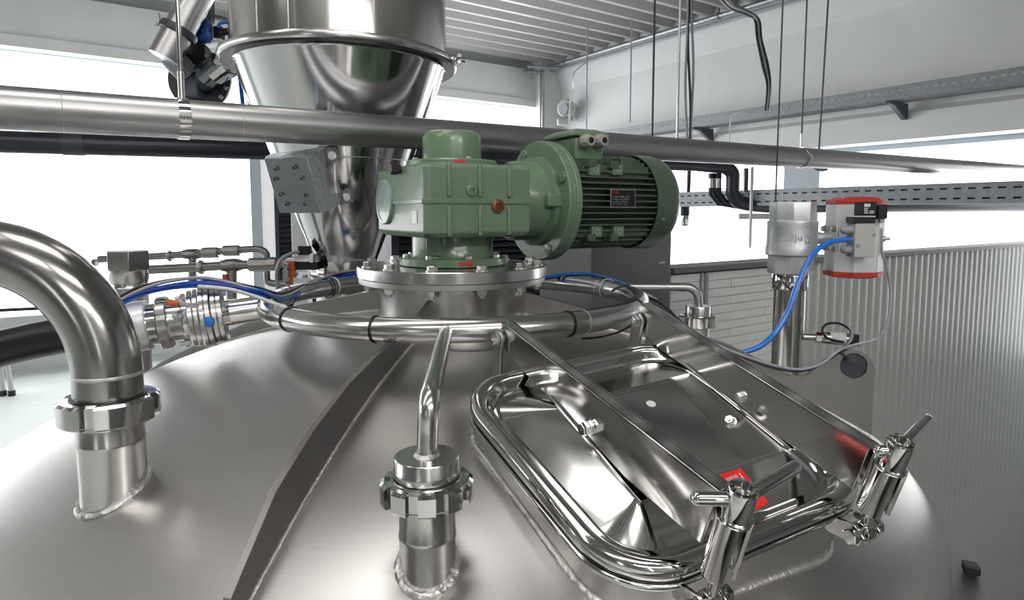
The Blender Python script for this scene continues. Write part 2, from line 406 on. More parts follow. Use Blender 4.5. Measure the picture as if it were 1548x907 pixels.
PW = .094; pan = None; s = PSB + .004
while s + PW < SR:
    if pan is None:
        q = MB(); h = 3.9
        pr = [(-PW/2, .009), (-PW/2+.020, .009), (-PW/2+.038, .003), (PW/2-.020, .003), (PW/2-.001, .009), (PW/2-.001, .024), (-PW/2, .024)]
        q.prism([D1*a + N1*b - UP*h/2 for a, b in pr], UP*h); pan = mesh_from(q, V((0,0,0)), M_CORR, 'panel', 25)
    o = bpy.data.objects.new('panel', pan); COL.objects.link(o); o.parent = part_wall
    o.location = RM(s+PW/2, PT, ptz-.006-1.95) - part_wall.location; s += PW
# small conduit on the brick
pc = PL(1068, 430, RM(0, PT-.012, 0), N1)
solo('wall_conduit', MB().cyl(V((pc.x, pc.y, ptz-.01)), V((pc.x, pc.y, -1.2)), .010, 10).cyl(V((pc.x-.03, pc.y-.02, ptz-.01)), V((pc.x-.03, pc.y-.02, -1.2)), .006, 8), M_GCAB,
     'thin pair of grey conduits running down the white brick partition', 'conduit')

# ------------------------------------------------------------------ tank
DZ0, RC, RT, RK = -.278, 2.25, 1.22, .156
_kd = RC-RK; _rc = RT-RK; _ka = math.asin(_rc/_kd); _zc = DZ0-RC; _kz = _zc + _kd*math.cos(_ka)
def dz(r):
    if r <= RC*math.sin(_ka): return _zc + math.sqrt(RC*RC-r*r)
    if r < RT: return _kz + math.sqrt(max(0, RK*RK-(r-_rc)**2))
    return _kz
def dome(x, y, off=0): return dz(math.hypot(x-A0.x, y-A0.y)) + off
def AZ(az, r, z=0):
    a = math.radians(az); return V((A0.x + r*math.cos(a), A0.y + r*math.sin(a), z))
def AZpix(u, v, az):
    a = math.radians(az); return PL(u, v, A0, V((-math.sin(a), math.cos(a), 0)))
tank = thing('mixing_tank', 'large brushed stainless steel tank dome with welded ribs and nozzles filling the foreground', 'tank', V((A0.x, A0.y, LOW)))
pr = [(.14, dz(.14))] + [(RC*math.sin(_ka*i/40), _zc + RC*math.cos(_ka*i/40)) for i in range(4, 41)]
pr += [(_rc + RK*math.sin(_ka + (PI/2-_ka)*i/12), _kz + RK*math.cos(_ka + (PI/2-_ka)*i/12)) for i in range(1, 13)]
pr += [(RT, _kz-.35), (RT, LOW+.25), (RT-.05, LOW+.0)]
part('dome_shell', MB().lathe(pr, V((A0.x, A0.y, 0)), seg=160, caps=False), M_DOME, tank, ang=50)
part('skirt_ring', MB().lathe([(RT, -.77), (1.288, -.77), (1.288, -.752), (RT, -.752)], V((A0.x, A0.y, 0)), seg=128, closed=True), M_PLATE, tank)
for az in (-26.5,):      # bolts on the ring
    b = AZ(az, 1.265, -.752); part('ring_clamp', MB().box(b+UP*.012, (.03, .03, .018), V((math.cos(math.radians(az)), math.sin(math.radians(az)), 0)), V((-math.sin(math.radians(az)), math.cos(math.radians(az)), 0)), UP), M_BLACK, tank, bevel=.003)
neck = part('agitator_neck', MB().lathe([(.2135, -.175), (.2135, dz(.213)-.02), (.205, dz(.213)-.02), (.205, -.175)], V((A0.x, A0.y, 0)), seg=96, closed=True), M_ST, tank)
def weld_loop(pts, r=.004, name='weld_seam', parent=None):
    q = [p + V((random.uniform(-1, 1), random.uniform(-1, 1), random.uniform(-1, 1)))*r*.13 for p in pts]
    return part(name, MB().tube(q, r, 6, closed=True), M_WELD, parent or tank, ang=60)
weld_loop([AZ(a, .216, dz(.216)+.003) for a in range(0, 360, 3)], .0045)
# ribs, a plate each, following the dome
def rib(az, top, th=.012, rend=None, mt=None):
    a = math.radians(az); n = V((-math.sin(a), math.cos(a), 0))
    lo = [(r, dz(r)-.004) for r in [.2135 + (rend-.2135)*i/16 for i in range(17)]]
    poly = [AZ(az, r, z) - n*th/2 for r, z in lo] + [AZ(az, r, z) - n*th/2 for r, z in reversed(top)]
    o = part('rib', MB().prism(poly, n*th), mt or M_PLATE, tank, bevel=.0012, ang=25)
    for sd in (-1, 1):
        q = [AZ(az, r, dz(r)+.002) + n*sd*(th/2+.001) + V((0, 0, random.uniform(-.0007, .0007))) for r in [.2135 + (rend-.2135)*i/70 for i in range(71)]]
        part('weld_seam', MB().tube(q, .0035, 6), M_WELD, tank, ang=60)
    return o
ribtop = [(.2135, -.2235), (.36, -.259), (.587, -.289), (.707, -.3115), (.84, -.352), (.957, -.405), (1.072, -.500), (1.085, dz(1.085))]
rib(-100.8, ribtop, rend=1.085)
rib(79.2, ribtop, rend=1.085)
ribl = [(.2135, -.2235), (.36, -.252), (.50, -.282), (.64, -.330), (.80, -.395), (.97, -.475), (1.08, -.545)]
rib(169.2, ribl, rend=1.085, mt=M_DULL)  # same plate metal, lighter to stand in for the bright reflection it catches
# the right rib ends in the lifting lug
def lugp(u, v):
    p = AZpix(u, v, -10.8); a = math.radians(-10.8)
    return ((p - A0).dot(V((math.cos(a), math.sin(a), 0))), p.z)
lp = [(.2135, -.2235), lugp(900, 470), lugp(1000, 486), lugp(1100, 520), lugp(1160, 549), lugp(1190, 564), lugp(1205, 569), lugp(1218, 567), lugp(1232, 556), lugp(1247, 543)]
cx_, cz_ = lugp(1287, 560)
R_ = .036 + .020
for d in range(128, -5, -12):
    lp.append((cx_ + .0 + R_*math.cos(math.radians(d))*.95, cz_ + R_*math.sin(math.radians(d))*1.0))
lp.append((cx_+R_*.96, dz(cx_+R_)))
rend_ = cx_+R_*.96
a_ = math.radians(-10.8); n_ = V((-math.sin(a_), math.cos(a_), 0)); th = .016
# plate with hole: bridge polygon through the hole
lo = [(r, dz(r)-.004) for r in [.2135 + (rend_-.2135)*i/16 for i in range(17)]]
outer = lo + list(reversed(lp))
hc = lugp(1289, 552); hr = .0335
def hole_plate(outer, hc, hr, az, th, name, mt, parent):
    a = math.radians(az); n = V((-math.sin(a), math.cos(a), 0))
    b = bmesh.new(); org = wloc(parent)
    ov = [b.verts.new(AZ(az, r, z) - n*th/2 - org) for r, z in outer]
    hv = [b.verts.new(AZ(az, hc[0]+hr*math.cos(2*PI*i/32), hc[1]+hr*math.sin(2*PI*i/32)) - n*th/2 - org) for i in range(32)]
    es = [b.edges.new((ov[i], ov[(i+1) % len(ov)])) for i in range(len(ov))] + [b.edges.new((hv[i], hv[(i+1) % 32])) for i in range(32)]
    bmesh.ops.triangle_fill(b, edges=es, use_beauty=True, use_dissolve=False)
    inside = [f for f in b.faces if all(v in hv for v in f.verts)]
    if inside: bmesh.ops.delete(b, geom=inside, context='FACES_ONLY')
    ex = bmesh.ops.extrude_face_region(b, geom=list(b.faces))
    bmesh.ops.translate(b, verts=[g for g in ex['geom'] if isinstance(g, bmesh.types.BMVert)], vec=n*th)
    bmesh.ops.recalc_face_normals(b, faces=b.faces)
    me = bpy.data.meshes.new(name); b.to_mesh(me); b.free(); me.materials.append(mt)
    o = bpy.data.objects.new(name, me); COL.objects.link(o); o.parent = parent; return o
lug = hole_plate(outer, hc, hr, -10.8, th, 'lifting_lug', M_PLATE, tank)
part('hole_plug', MB().cyl(AZ(-10.8, hc[0], hc[1]) - n_*.004, AZ(-10.8, hc[0], hc[1]) + n_*.006, hr-.001, 32), mat('mottled dark plug', (.06, .06, .075), .6, var=.5, vscale=45), tank)
for sd in (-1, 1):
    q = [AZ(-10.8, r, dz(r)+.002) + n_*sd*(th/2+.001) for r in [.2135 + (rend_-.2135)*i/70 for i in range(71)]]
    part('weld_seam', MB().tube(q, .0035, 6), M_WELD, tank, ang=60)

def stub(cx, cy, r, ztop, name='nozzle', mt=M_ST, wr=.0062, collar=None):
    lowz = min(dome(cx + r*math.cos(t), cy + r*math.sin(t)) for t in [i*PI/8 for i in range(16)]) - .02
    prf = [(r, lowz), (r, ztop-.055), (r+.0012, ztop-.052), (r+.0012, ztop-.047), (r, ztop-.044), (r, ztop), (r-.004, ztop), (r-.004, lowz)]
    o = part(name, MB().lathe(prf, V((cx, cy, 0)), seg=64, closed=True), mt, tank)
    weld_loop([V((cx+(r+.002)*math.cos(t), cy+(r+.002)*math.sin(t), dome(cx+(r+.002)*math.cos(t), cy+(r+.002)*math.sin(t))+.002)) for t in [i*2*PI/90 for i in range(90)]], wr)
    return o
def slotted_nut(name, c, ax, R, h, ri, nslot, parent, mt=M_POL, wid=.011, dep=.006, label=None):
    # union nut: a ring whose rim is cut by slots
    x, y, z = frame(ax, V((1, .13, 0))); c = V(c); mb = MB()
    seg = nslot*8; lo_ = []; rings = []
    def rad(k):
        ph = k % 8; return R-dep if ph in (0, 1) else R
    angs = []
    hw = wid/2/R
    for i in range(nslot):
        a0 = 2*PI*i/nslot
        angs += [(a0-hw, R), (a0-hw+1e-4, R-dep), (a0+hw-1e-4, R-dep), (a0+hw, R)]
        st = 2*PI/nslot-2*hw
        m = max(2, int(24/nslot))
        angs += [(a0+hw+st*j/m, R) for j in range(1, m)]
    def loop(dr, hh, inner=False):
        return [c + x*((ri if inner else rr-dr)*math.cos(a)) + y*((ri if inner else rr-dr)*math.sin(a)) + z*hh for a, rr in angs]
    mb.rings([loop(0, 0, True), loop(.003, 0), loop(0, .003), loop(0, h-.004), loop(.005, h), loop(0, h, True)], closed=True)
    return part(name, mb, mt, parent, label=label, ang=30)

# centre nozzle
CN = V((P(647, 860, .872).x, .872, 0)); zt = P(647, 755, .872).z
stub(CN.x, CN.y, .0395, zt)
# left nozzle
q_ = None
for i in range(400):
    Y = .7 + i*.002; p = P(173, 742, Y)
    if math.hypot(p.x-A0.x, p.y-A0.y) < 1.2 and p.z <= dome(p.x, p.y): q_ = p; break
LN = V((q_.x, q_.y, 0)); LNR = 46.5/F*LN.y
zl = P(173, 622, LN.y).z
stub(LN.x, LN.y, LNR, zl)
# far right nozzle with its union
RN = V((P(1055, 480, 2.25).x, 2.25, 0)); zr = P(1055, 492, 2.25).z
stub(RN.x, RN.y, .040, zr, mt=M_DULL)
# tall riser nozzle of the ball valve
BV = V((P(1194, 430, 2.05).x, 2.05, 0)); zb = P(1194, 436, 2.05).z
BR = 22.5/F*2.05
# ------------------------------------------------------------------ manway
NN = V((.0803, -.3411, .9366)).normalized(); E1 = V((-.4421, .83, .3401)); E2 = E1.cross(NN).normalized(); E1 = NN.cross(E2).normalized()
MK = .95
MC = (P(1010, 690, 1.06) + E1*.06 + E2*.017)*MK
def ML(a, b, h): return MC + (E1*a + E2*b + NN*h)*MK
def MS(a, b, h): return ML(a, b - .09*a, h)
def mh(u, v, h):
    x = (PL(u, v, MC+NN*h*MK, NN) - MC)/MK; return (x.dot(E1), x.dot(E2))
def rrect(ha, hb, rad, n=10):
    out = []
    for (sa, sb, a0) in ((1, 1, 0), (-1, 1, 90), (-1, -1, 180), (1, -1, 270)):
        for i in range(n+1):
            t = math.radians(a0 + 90*i/n)
            ca, sn = math.cos(t), math.sin(t)
            out.append((sa*(ha-rad) + rad*ca, sb*(hb-rad) + rad*sn))
    return out
MHA, MHB, MRD = .250, .262, .108
ol = rrect(MHA, MHB, MRD, 12)
def edge_on_dome(a, b, sh=False):
    h = -.02
    for _ in range(30):
        p = (MS if sh else ML)(a, b, h); h -= (p.z - dome(p.x, p.y))/NN.z/MK
    return h
outl = [MS(a, b, -.032) for a, b in ol]; inl = [MS(a*.975, b*.975, -.032) for a, b in ol]
hb_ = [min(edge_on_dome(a, b, True), -.04) for a, b in ol]
mb = MB().rings([outl, [MS(a, b, h-.012) for (a, b), h in zip(ol, hb_)], [MS(a*.975, b*.975, h-.012) for (a, b), h in zip(ol, hb_)], inl], closed=True)
part('manway_neck', mb, M_ST, tank, ang=40)
wl_ = []
for i in range(len(ol)):
    for j in range(3):
        k2 = (i+1) % len(ol); f = j/3; wl_.append(MS(ol[i][0]*(1-f)+ol[k2][0]*f, ol[i][1]*(1-f)+ol[k2][1]*f, (hb_[i]*(1-f)+hb_[k2]*f)+.001)*1.0)
weld_loop(wl_, .0072)
def rim_tube(off, h, r, seg=12):
    q = rrect(MHA+off, MHB+off, MRD+off, 14); return MB().tube([MS(a, b, h) for a, b in q], r, seg, closed=True)
part('neck_rim', rim_tube(.003, -.030, .0055), M_POL, tank, ang=60)
# lugs for the swing bolts
for bb in (-.125, .195):
    for d in (-.019, .019):
        mb = MB().prism([ML(-.225, bb+d-.003, -.068), ML(-.225, bb+d-.003, -.038), ML(-.285, bb+d-.003, -.013), ML(-.306, bb+d-.003, -.022), ML(-.302, bb+d-.003, -.042)], E2*.006)
        part('bolt_lug', mb, M_POL, tank, bevel=.001)

# ------------------------------------------------------------------ manway cover
lid = thing('manway_cover', 'polished stainless manway lid with rounded rim and two long lever arms', 'manway cover', ML(0, 0, 0))
part('gasket', rim_tube(-.002, -.021, .005), M_RUB, lid, ang=60)
# rolled rim: outer bead and inner bead
q = []
for off, h in ((.004, -.018), (.008, -.010), (.006, .002), (-.003, .009), (-.013, .009), (-.022, .002), (-.028, -.010), (-.034, -.015), (-.042, -.012), (-.045, -.0125), (-.042, -.020), (-.02, -.020)):
    q.append([MS(a, b, h) for a, b in rrect(MHA+off, MHB+off, MRD+off*.9, 14)])
part('rim', MB().rings(q, closed=True), M_POL, lid, ang=50)
PA0, PA1, PB0, PB1, PHH = -.145, .108, -.150, .172, .022      # raised field
il = rrect(MHA-.044, MHB-.044, MRD-.038, 14); n4 = 15
plc = [(PA1, PB1), (PA0, PB1), (PA0, PB0), (PA1, PB0)]
inner = []
for ci in range(4):
    ca, cb = plc[ci]; sa = 1 if ci in (0, 3) else -1; sb = 1 if ci in (0, 1) else -1
    a0 = (0, 90, 180, 270)[ci]
    for i in range(n4):
        tt = math.radians(a0+90*i/(n4-1)); inner.append((ca - sa*.012 + .012*math.cos(tt), cb - sb*.012 + .012*math.sin(tt)))
mb = MB()
L0 = [MS(a, b, -.0125) for a, b in il]; L1 = [ML(a, b, PHH-.003) for a, b in inner]; L2 = [ML(a*.97+0, b*.97, PHH) for a, b in inner]
Lm = [(p*.5+r*.5) + NN*.0015 for p, r in zip(L0, L1)]
mb.rings([L0, Lm, L1, L2], caps=False)
apex = ML((PA0+PA1)/2, (PB0+PB1)/2, PHH-.012)
# four shallow triangles with slightly raised crossing creases
i0 = len(mb.v)
ia0, ia1, ib0, ib1 = PA0*.97, PA1*.97, PB0*.97, PB1*.97
cc = ((ia0+ia1)/2, (ib0+ib1)/2); DEP = .009
crn = [(ia0, ib0), (ia1, ib0), (ia1, ib1), (ia0, ib1)]
mid_ = [(cc[0]+(a-cc[0])*.90, cc[1]+(b-cc[1])*.90) for a, b in crn]
mb.add([ML(a, b, PHH-.0003) for a, b in crn] + [ML(a, b, PHH-.0030) for a, b in mid_] + [ML(cc[0], cc[1], PHH-DEP)],
       [(k9, (k9+1) % 4, (k9+1) % 4 + 4, k9+4) for k9 in range(4)] + [(k9+4, (k9+1) % 4 + 4, 8) for k9 in range(4)])
part('lid_panel', mb, M_MIR, lid, ang=14)
# arms
def arm(b, tp, bt, wd):
    # tp, bt: (e1,h) lists from hinge end to front end; angle profile: web and top flange
    th = .005
    web = MB().prism([ML(a, b, h) for a, h in bt] + [ML(a, b, h) for a, h in reversed(tp)], E2*th)
    root = part('arm', web, M_MIR, lid, bevel=.0008, ang=25)
    fl = MB().prism([ML(tp[0][0], b, tp[0][1]), ML(tp[-1][0], b, tp[-1][1]), ML(tp[-1][0], b, tp[-1][1]-th), ML(tp[0][0], b, tp[0][1]-th)], E2*wd)
    part('arm_flange', fl, M_POL, root, bevel=.0008, ang=25)
    w2 = MB().prism([ML(a, b+wd-th, h) for a, h in bt] + [ML(a, b+wd-th, h) for a, h in reversed(tp)], E2*th)
    part('arm_inner_web', w2, M_MIR, root, bevel=.0008)
    return root
LB, RB = -.143, .175
la = arm(LB, [(.350, .063), (-.270, .158)], [(.335, .012), (.238, .010), (.05, .028), (-.10, .033), (-.264, .062)], .024)
ra = arm(RB, [(.300, .078), (-.262, .122)], [(.290, .022), (.205, .012), (.08, .024), (-.10, .028), (-.262, .040)], .024)
# hinge strip and brackets under the arms
for b in (LB, RB):
    part('backing_strip', MB().box(ML(-.01, b+.017, PHH+.0035), (.262, .040, .006), E1, E2, NN), M_POL, lid, bevel=.001)
def hexbolt(parent, c, ax, r, h, name='bolt', mt=M_BOLT, wash=True):
    mb = MB(); c = V(c); z = V(ax).normalized()
    if wash: mb.lathe([(r*1.25, 0), (r*1.25, r*.18)], c, z, 18)
    mb.hexnut(c + z*(r*.18), z, r, h); mb.cyl(c + z*h, c + z*(h+r*.45), r*.42, 12)
    return part(name, mb, mt, parent, ang=28)
c = PL(893, 646, ML(0, LB, 0), E2); hexbolt(lid, c, -E2, .0115, .016, mt=M_POL)
c = PL(1120, 600, ML(0, RB, 0), E2); hexbolt(lid, c, -E2, .0085, .008)
c = ML(*mh(1105, 637, PHH-.004), PHH-.006); hexbolt(lid, c, NN*.8-E2*.6, .0085, .010)
# hinge forks on the dome (parts of the tank) and pins
for (b, a, h, mm) in ((LB, .337, .030, (748, 557)), (RB, .286, .043, (965, 527))):
    for d in (-.011, .037):
        base = ML(a-.006, b+d, 0); zb_ = edge_on_dome(a-.006, b+d)
        mb = MB(); th = .007; pts = []
        for k3 in range(9):
            t3 = math.radians(-20+220*k3/8); pts.append(ML(a+.018*math.cos(t3), b+d, h+.018*math.sin(t3)))
        pts += [ML(a-.024, b+d, zb_-.004), ML(a+.014, b+d, zb_-.004)]
        part('hinge_fork', MB().prism(pts, E2*th), M_ALU if False else M_DULL, tank, bevel=.002)
    mb = MB().cyl(ML(a, b-.012, h), ML(a, b+.052, h), .006, 14); part('hinge_pin', mb, M_BOLT, lid)
    hexbolt(lid, ML(a, b-.012, h), -E2, .0105, .009)
# stickers
s4 = [mh(u, v, PHH) for u, v in ((1060, 726), (1120, 706), (1163, 759), (1105, 790))]
sh = PHH-.0024
st = part('warning_sticker', MB().prism([ML(a, b, sh) for a, b in s4], NN*.0012), M_SRED, lid, label='red rectangular sticker with fine white print')
def lerp2(fx, fy):
    a = [s4[0][i]*(1-fx)+s4[1][i]*fx for i in (0, 1)]; b = [s4[3][i]*(1-fx)+s4[2][i]*fx for i in (0, 1)]
    return (a[0]*(1-fy)+b[0]*fy, a[1]*(1-fy)+b[1]*fy)
mb = MB()
for colx in (0, 1):
    for r_ in range(9):
        fx0 = .16+colx*.36+r_*.033; x0 = fx0
        for seg_ in range(5):
            y0 = .12+seg_*.15; y1 = y0+random.uniform(.08, .13)
            mb.prism([ML(*lerp2(fx0, y0), sh+.0012), ML(*lerp2(fx0+.010, y0), sh+.0012), ML(*lerp2(fx0+.010, y1), sh+.0012), ML(*lerp2(fx0, y1), sh+.0012)], NN*.0002)
for y0 in (.12, .2, .27, .36):
    mb.prism([ML(*lerp2(.86, y0), sh+.0012), ML(*lerp2(.89, y0), sh+.0012), ML(*lerp2(.89, y0+.05), sh+.0012), ML(*lerp2(.86, y0+.05), sh+.0012)], NN*.0002)
part('small_print', mb, M_LABEL, st)
c2 = mh(984, 611, PHH-.006); part('round_sticker', MB().lathe([(.0085, 0), (.0085, .0022)], ML(c2[0], c2[1], PHH-.0068), NN, 28), M_LABEL, lid, label='small white oval sticker')

# swing bolts with T handle nuts
def clampn(b, ptl, ptr, label):
    a = -.29; hh = .028 if b < 0 else .018; tp = .176 if b < 0 else .153
    t = thing('swing_bolt_clamp', label, 'clamp', ML(a, b, -.03), 'T-handle clamps of the manway cover')
    part('eye', MB().lathe([(.007, -.009), (.0155, -.009), (.0155, .009), (.007, .009)], ML(a, b, -.028), E2, 24, closed=True), M_POL, t, bevel=.001)
    part('pin', MB().cyl(ML(a, b-.034, -.028), ML(a, b+.034, -.028), .0068, 16), M_CHROME, t)
    for d in (-.026, .026):
        part('nut', MB().hexnut(ML(a, b+d-(0 if d > 0 else 0), -.028), E2*(1 if d > 0 else -1), .0125, .009), M_POL, t, ang=25)
    part('rod', MB().cyl(ML(a, b, -.018), ML(a, b, tp-.03), .0080, 20), M_POL, t)
    # split sleeve welded to the arm is closed here with its open slot facing forward
    prf = []
    mb = MB(); x, y, z = frame(NN, E2); R0, R1 = .0225, .0165; segs = 28; o = ML(a, b, hh); H = (tp-.054)-hh
    rings = []
    for k3 in range(segs+1):
        t3 = math.radians(-62 + 304*k3/segs); rings.append((math.cos(t3), math.sin(t3)))
    vs_ = []; fs_ = []
    for (cx2, sy2) in rings:
        for (R2, h2) in ((R0, 0), (R0, H), (R1, H), (R1, 0)): vs_.append(o + E2*(R2*cx2) + E1*(R2*sy2) + NN*h2)
    for k3 in range(segs):
        for j in range(4): fs_.append((k3*4+j, k3*4+(j+1) % 4, (k3+1)*4+(j+1) % 4, (k3+1)*4+j))
    fs_ += [(0, 1, 2, 3), tuple(segs*4+j for j in (3, 2, 1, 0))]
    mb.add(vs_, fs_); part('sleeve', mb, M_POL, lid, bevel=.001)
    part('washer', MB().lathe([(.009, 0), (.0205, 0), (.0205, .004), (.009, .004)], ML(a, b, tp-.053), NN, 32, closed=True), M_ST, t)
    part('nut_barrel', MB().lathe([(.0085, -.049), (.0175, -.049), (.0180, -.046), (.0180, -.004), (.0165, -.0015), (.0125, -.001), (.0118, -.003), (.0110, -.010), (.0085, -.014)], ML(a, b, tp), NN, 40, closed=True), M_POL, t)
    part('rod_tip', MB().cyl(ML(a, b, tp-.03), ML(a, b, tp-.012), .0084, 20), M_DULL, t)
    hs = tp-.020; c0 = ML(a, b, hs)
    for (u, v), dh in ((ptl, -.004), (ptr, .012)):
        e = PL(u, v, ML(0, 0, hs+dh), NN); d = (e-c0); L_ = d.length; d.normalize()
        rr = .0088
        part('handle', MB().lathe([(rr, .012), (rr, L_-.008), (rr*.88, L_-.003), (rr*.55, L_), (rr*.1, L_+.001)], c0, d, 24), M_POL, t)
    return t
clampn(-.125, (1045, 753), (1207, 703), 'nearer bent T-handle clamp nut at the front end of the left lever arm')
clampn(.195, (1322, 682), (1405, 632), 'farther bent T-handle clamp nut at the front end of the right lever arm')

# ------------------------------------------------------------------ mounting flange
FZ = -.1475
fl = thing('mounting_flange', 'round stainless mounting flange carrying the green gearbox on the tank neck', 'flange', V((A0.x, A0.y, -.206)))
part('cover_plate', MB().lathe([(.02, -.178), (.268, -.178), (.2705, -.176), (.2705, FZ-.002), (.2685, FZ), (.02, FZ)], V((A0.x, A0.y, 0)), seg=128, closed=True), M_ST, fl)
part('lower_plate', MB().lathe([(.20, -.195), (.264, -.195), (.266, -.1935), (.266, -.1795), (.2655, -.179), (.20, -.179)], V((A0.x, A0.y, 0)), seg=128, closed=True), M_DULL, fl)
pb = None
for i in range(12):
    az = -97 + i*30
    p = AZ(az, .243, FZ); pl_ = AZ(az, .243, -.195)
    if pb is None:
        pb = part('bolt', MB().lathe([(.0165, 0), (.0165, .003)], p, UP, 20).hexnut(p+UP*.003, UP, .0135, .0125), M_BOLT, fl, org=p, ang=28)
        pn = part('nut', MB().lathe([(.015, 0), (.015, .003)], pl_-UP*.003, UP, 20).hexnut(pl_-UP*.003, -UP, .0130, .012).cyl(pl_-UP*.01, pl_-UP*.022, .007, 10), M_BOLT, fl, org=pl_, ang=28)
    else:
        clone(pb, p, fl, (0, 0, math.radians(i*17))); clone(pn, pl_, fl, (0, 0, math.radians(i*23)))

# ------------------------------------------------------------------ gear motor
PHI = math.radians(30)
GM = V((math.cos(PHI), math.sin(PHI), 0)); GN = V((-math.sin(PHI), math.cos(PHI), 0))
def ratio(u, v=300): r = ray(u, v); return r.x/r.y
def tsolve(u, base, d, v=300):
    k4 = ratio(u, v); return (k4*base.y - base.x)/(d.x - k4*d.y)
r1, r2, r3 = ratio(642), ratio(569.5), ratio(803)
# x - r y = 0 for K=A-aM-wN and K2=A-aM+wN
def lin(r, sw):  # coefficients of a, w and constant
    return (-(GM.x - r*GM.y), sw*(GN.x - r*GN.y), A0.x - r*A0.y)
a11, a12, c1_ = lin(r1, -1); a21, a22, c2_ = lin(r2, 1)
det = a11*a22-a12*a21; ga = (-c1_*a22 + a12*c2_)/det; gw = (-a11*c2_ + c1_*a21)/det
gb = tsolve(803, A0 - GN*gw, GM)
K = A0 - GM*ga - GN*gw
gz1 = P(642, 243.5, K.y).z; gz0 = P(642, 361, K.y).z
print('gearbox', ga, gw, gb, gz0, gz1)
def G(t, n, z): return V((A0.x, A0.y, 0)) + GM*t + GN*n + UP*z
gm = thing('gear_motor', 'green painted right-angle gearbox with finned electric motor above the tank', 'gear motor', V((A0.x, A0.y, FZ)))
part('foot_flange', MB().lathe([(.05, FZ+.001), (.150, FZ+.001), (.152, FZ+.003), (.152, FZ+.020), (.149, FZ+.023), (.12, FZ+.024), (.05, FZ+.024)], V((A0.x, A0.y, 0)), seg=96, closed=True), M_GREEN2, gm)
zh = gz0+.004
part('foot_neck', MB().lathe([(.121, FZ+.022), (.116, FZ+.030), (.116, zh)], V((A0.x, A0.y, 0)), seg=80), M_GREEN2, gm)
p0 = AZ(-110, .116, (FZ+.03+zh)/2); part('neck_boss', MB().box(p0, (.045, .012, zh-FZ-.032), V((math.cos(math.radians(-20)), math.sin(math.radians(-20)), 0)), V((math.cos(math.radians(-110)), math.sin(math.radians(-110)), 0)), UP), M_GREEN2, gm, bevel=.003)
for i in range(8):
    az = -112 + i*45; p = AZ(az, .135, FZ+.023)
    if i == 0: fb = part('foot_bolt', MB().hexnut(p, UP, .0105, .010), M_BOLT, gm, org=p, ang=28)
    else: clone(fb, p, gm)
# housing: body loft with chamfered vertical corners
def oct_(a0, a1, n, ch, z): return [G(-a0+ch, -n, z), G(a1-ch*.3, -n, z), G(a1, -n+ch, z), G(a1, n-ch, z), G(a1-ch, n, z), G(-a0+ch, n, z), G(-a0, n-ch, z), G(-a0, -n+ch, z)]
hz = (gz0+gz1)/2
hs_ = MB().rings([oct_(ga-.012, gb-.012, gw-.012, .02, gz0), oct_(ga, gb, gw, .012, gz0+.014), oct_(ga, gb, gw, .012, gz1-.010), oct_(ga-.010, gb-.010, gw-.010, .02, gz1)])
ho = part('gearbox_housing', hs_, M_GREEN, gm, bevel=.004, seg=3)
# seam ridge round the housing
zr_ = P(642, 304, K.y).z
part('seam_ridge', MB().rings([oct_(ga+.004, gb+.004, gw+.004, .014, zr_-.006), oct_(ga+.004, gb+.004, gw+.004, .014, zr_+.006)]), M_GREEN2, gm, bevel=.0015)
for u in (678.5, 725, 769):     # upright ribs on the long face
    tt = tsolve(u, A0 - GN*gw, GM)
    for (z0, z1) in ((gz0+.004, zr_-.012), (zr_+.012, gz1-.002)):
        part('housing_rib', MB().box(G(tt, -gw-.003, (z0+z1)/2), (.012, .012, z1-z0), GM, GN, UP), M_GREEN, gm, bevel=.004, seg=3)
# round cover at the left end face
cL = PL(583.5, 305.5, G(-ga, 0, 0), GM); cL = G(-ga, (cL-V((A0.x, A0.y, 0))).dot(GN)+.0, cL.z)
part('bearing_cover', MB().lathe([(.064, -.004), (.064, .007), (.061, .010), (.054, .010), (.053, .008), (.02, .008)], cL, -GM, 64), M_PGREEN, gm, label='pale green round bearing cover')
cB = PL(605, 256, G(-ga, 0, 0), GM); part('breather_plug', MB().cyl(cB, cB-GM*.008, .012, 16).hexnut(cB-GM*.008, -GM, .0155, .020), M_BLACK, gm, ang=28)
cs = PL(627, 328, G(-ga, 0, 0), GM)
sk = part('data_sticker', MB().box(cs-GM*.001, (.0015, .034, .032), GM, GN, UP), M_LABEL, gm)
for u, v, mt, r, nm in ((712.5, 288, M_GREEN2, .0125, 'oil_plug'), (752, 311.5, M_COPPER, .0145, 'drain_plug')):
    cp = PL(u, v, G(0, -gw, 0), GN)
    o = part(nm, MB().lathe([(r*1.25, -.002), (r*1.25, .006), (r*.95, .0085), (r*.5, .0085), (r*.4, .004)], cp, -GN, 28), mt, gm, label='brown rusty drain plug' if r > .014 else None)
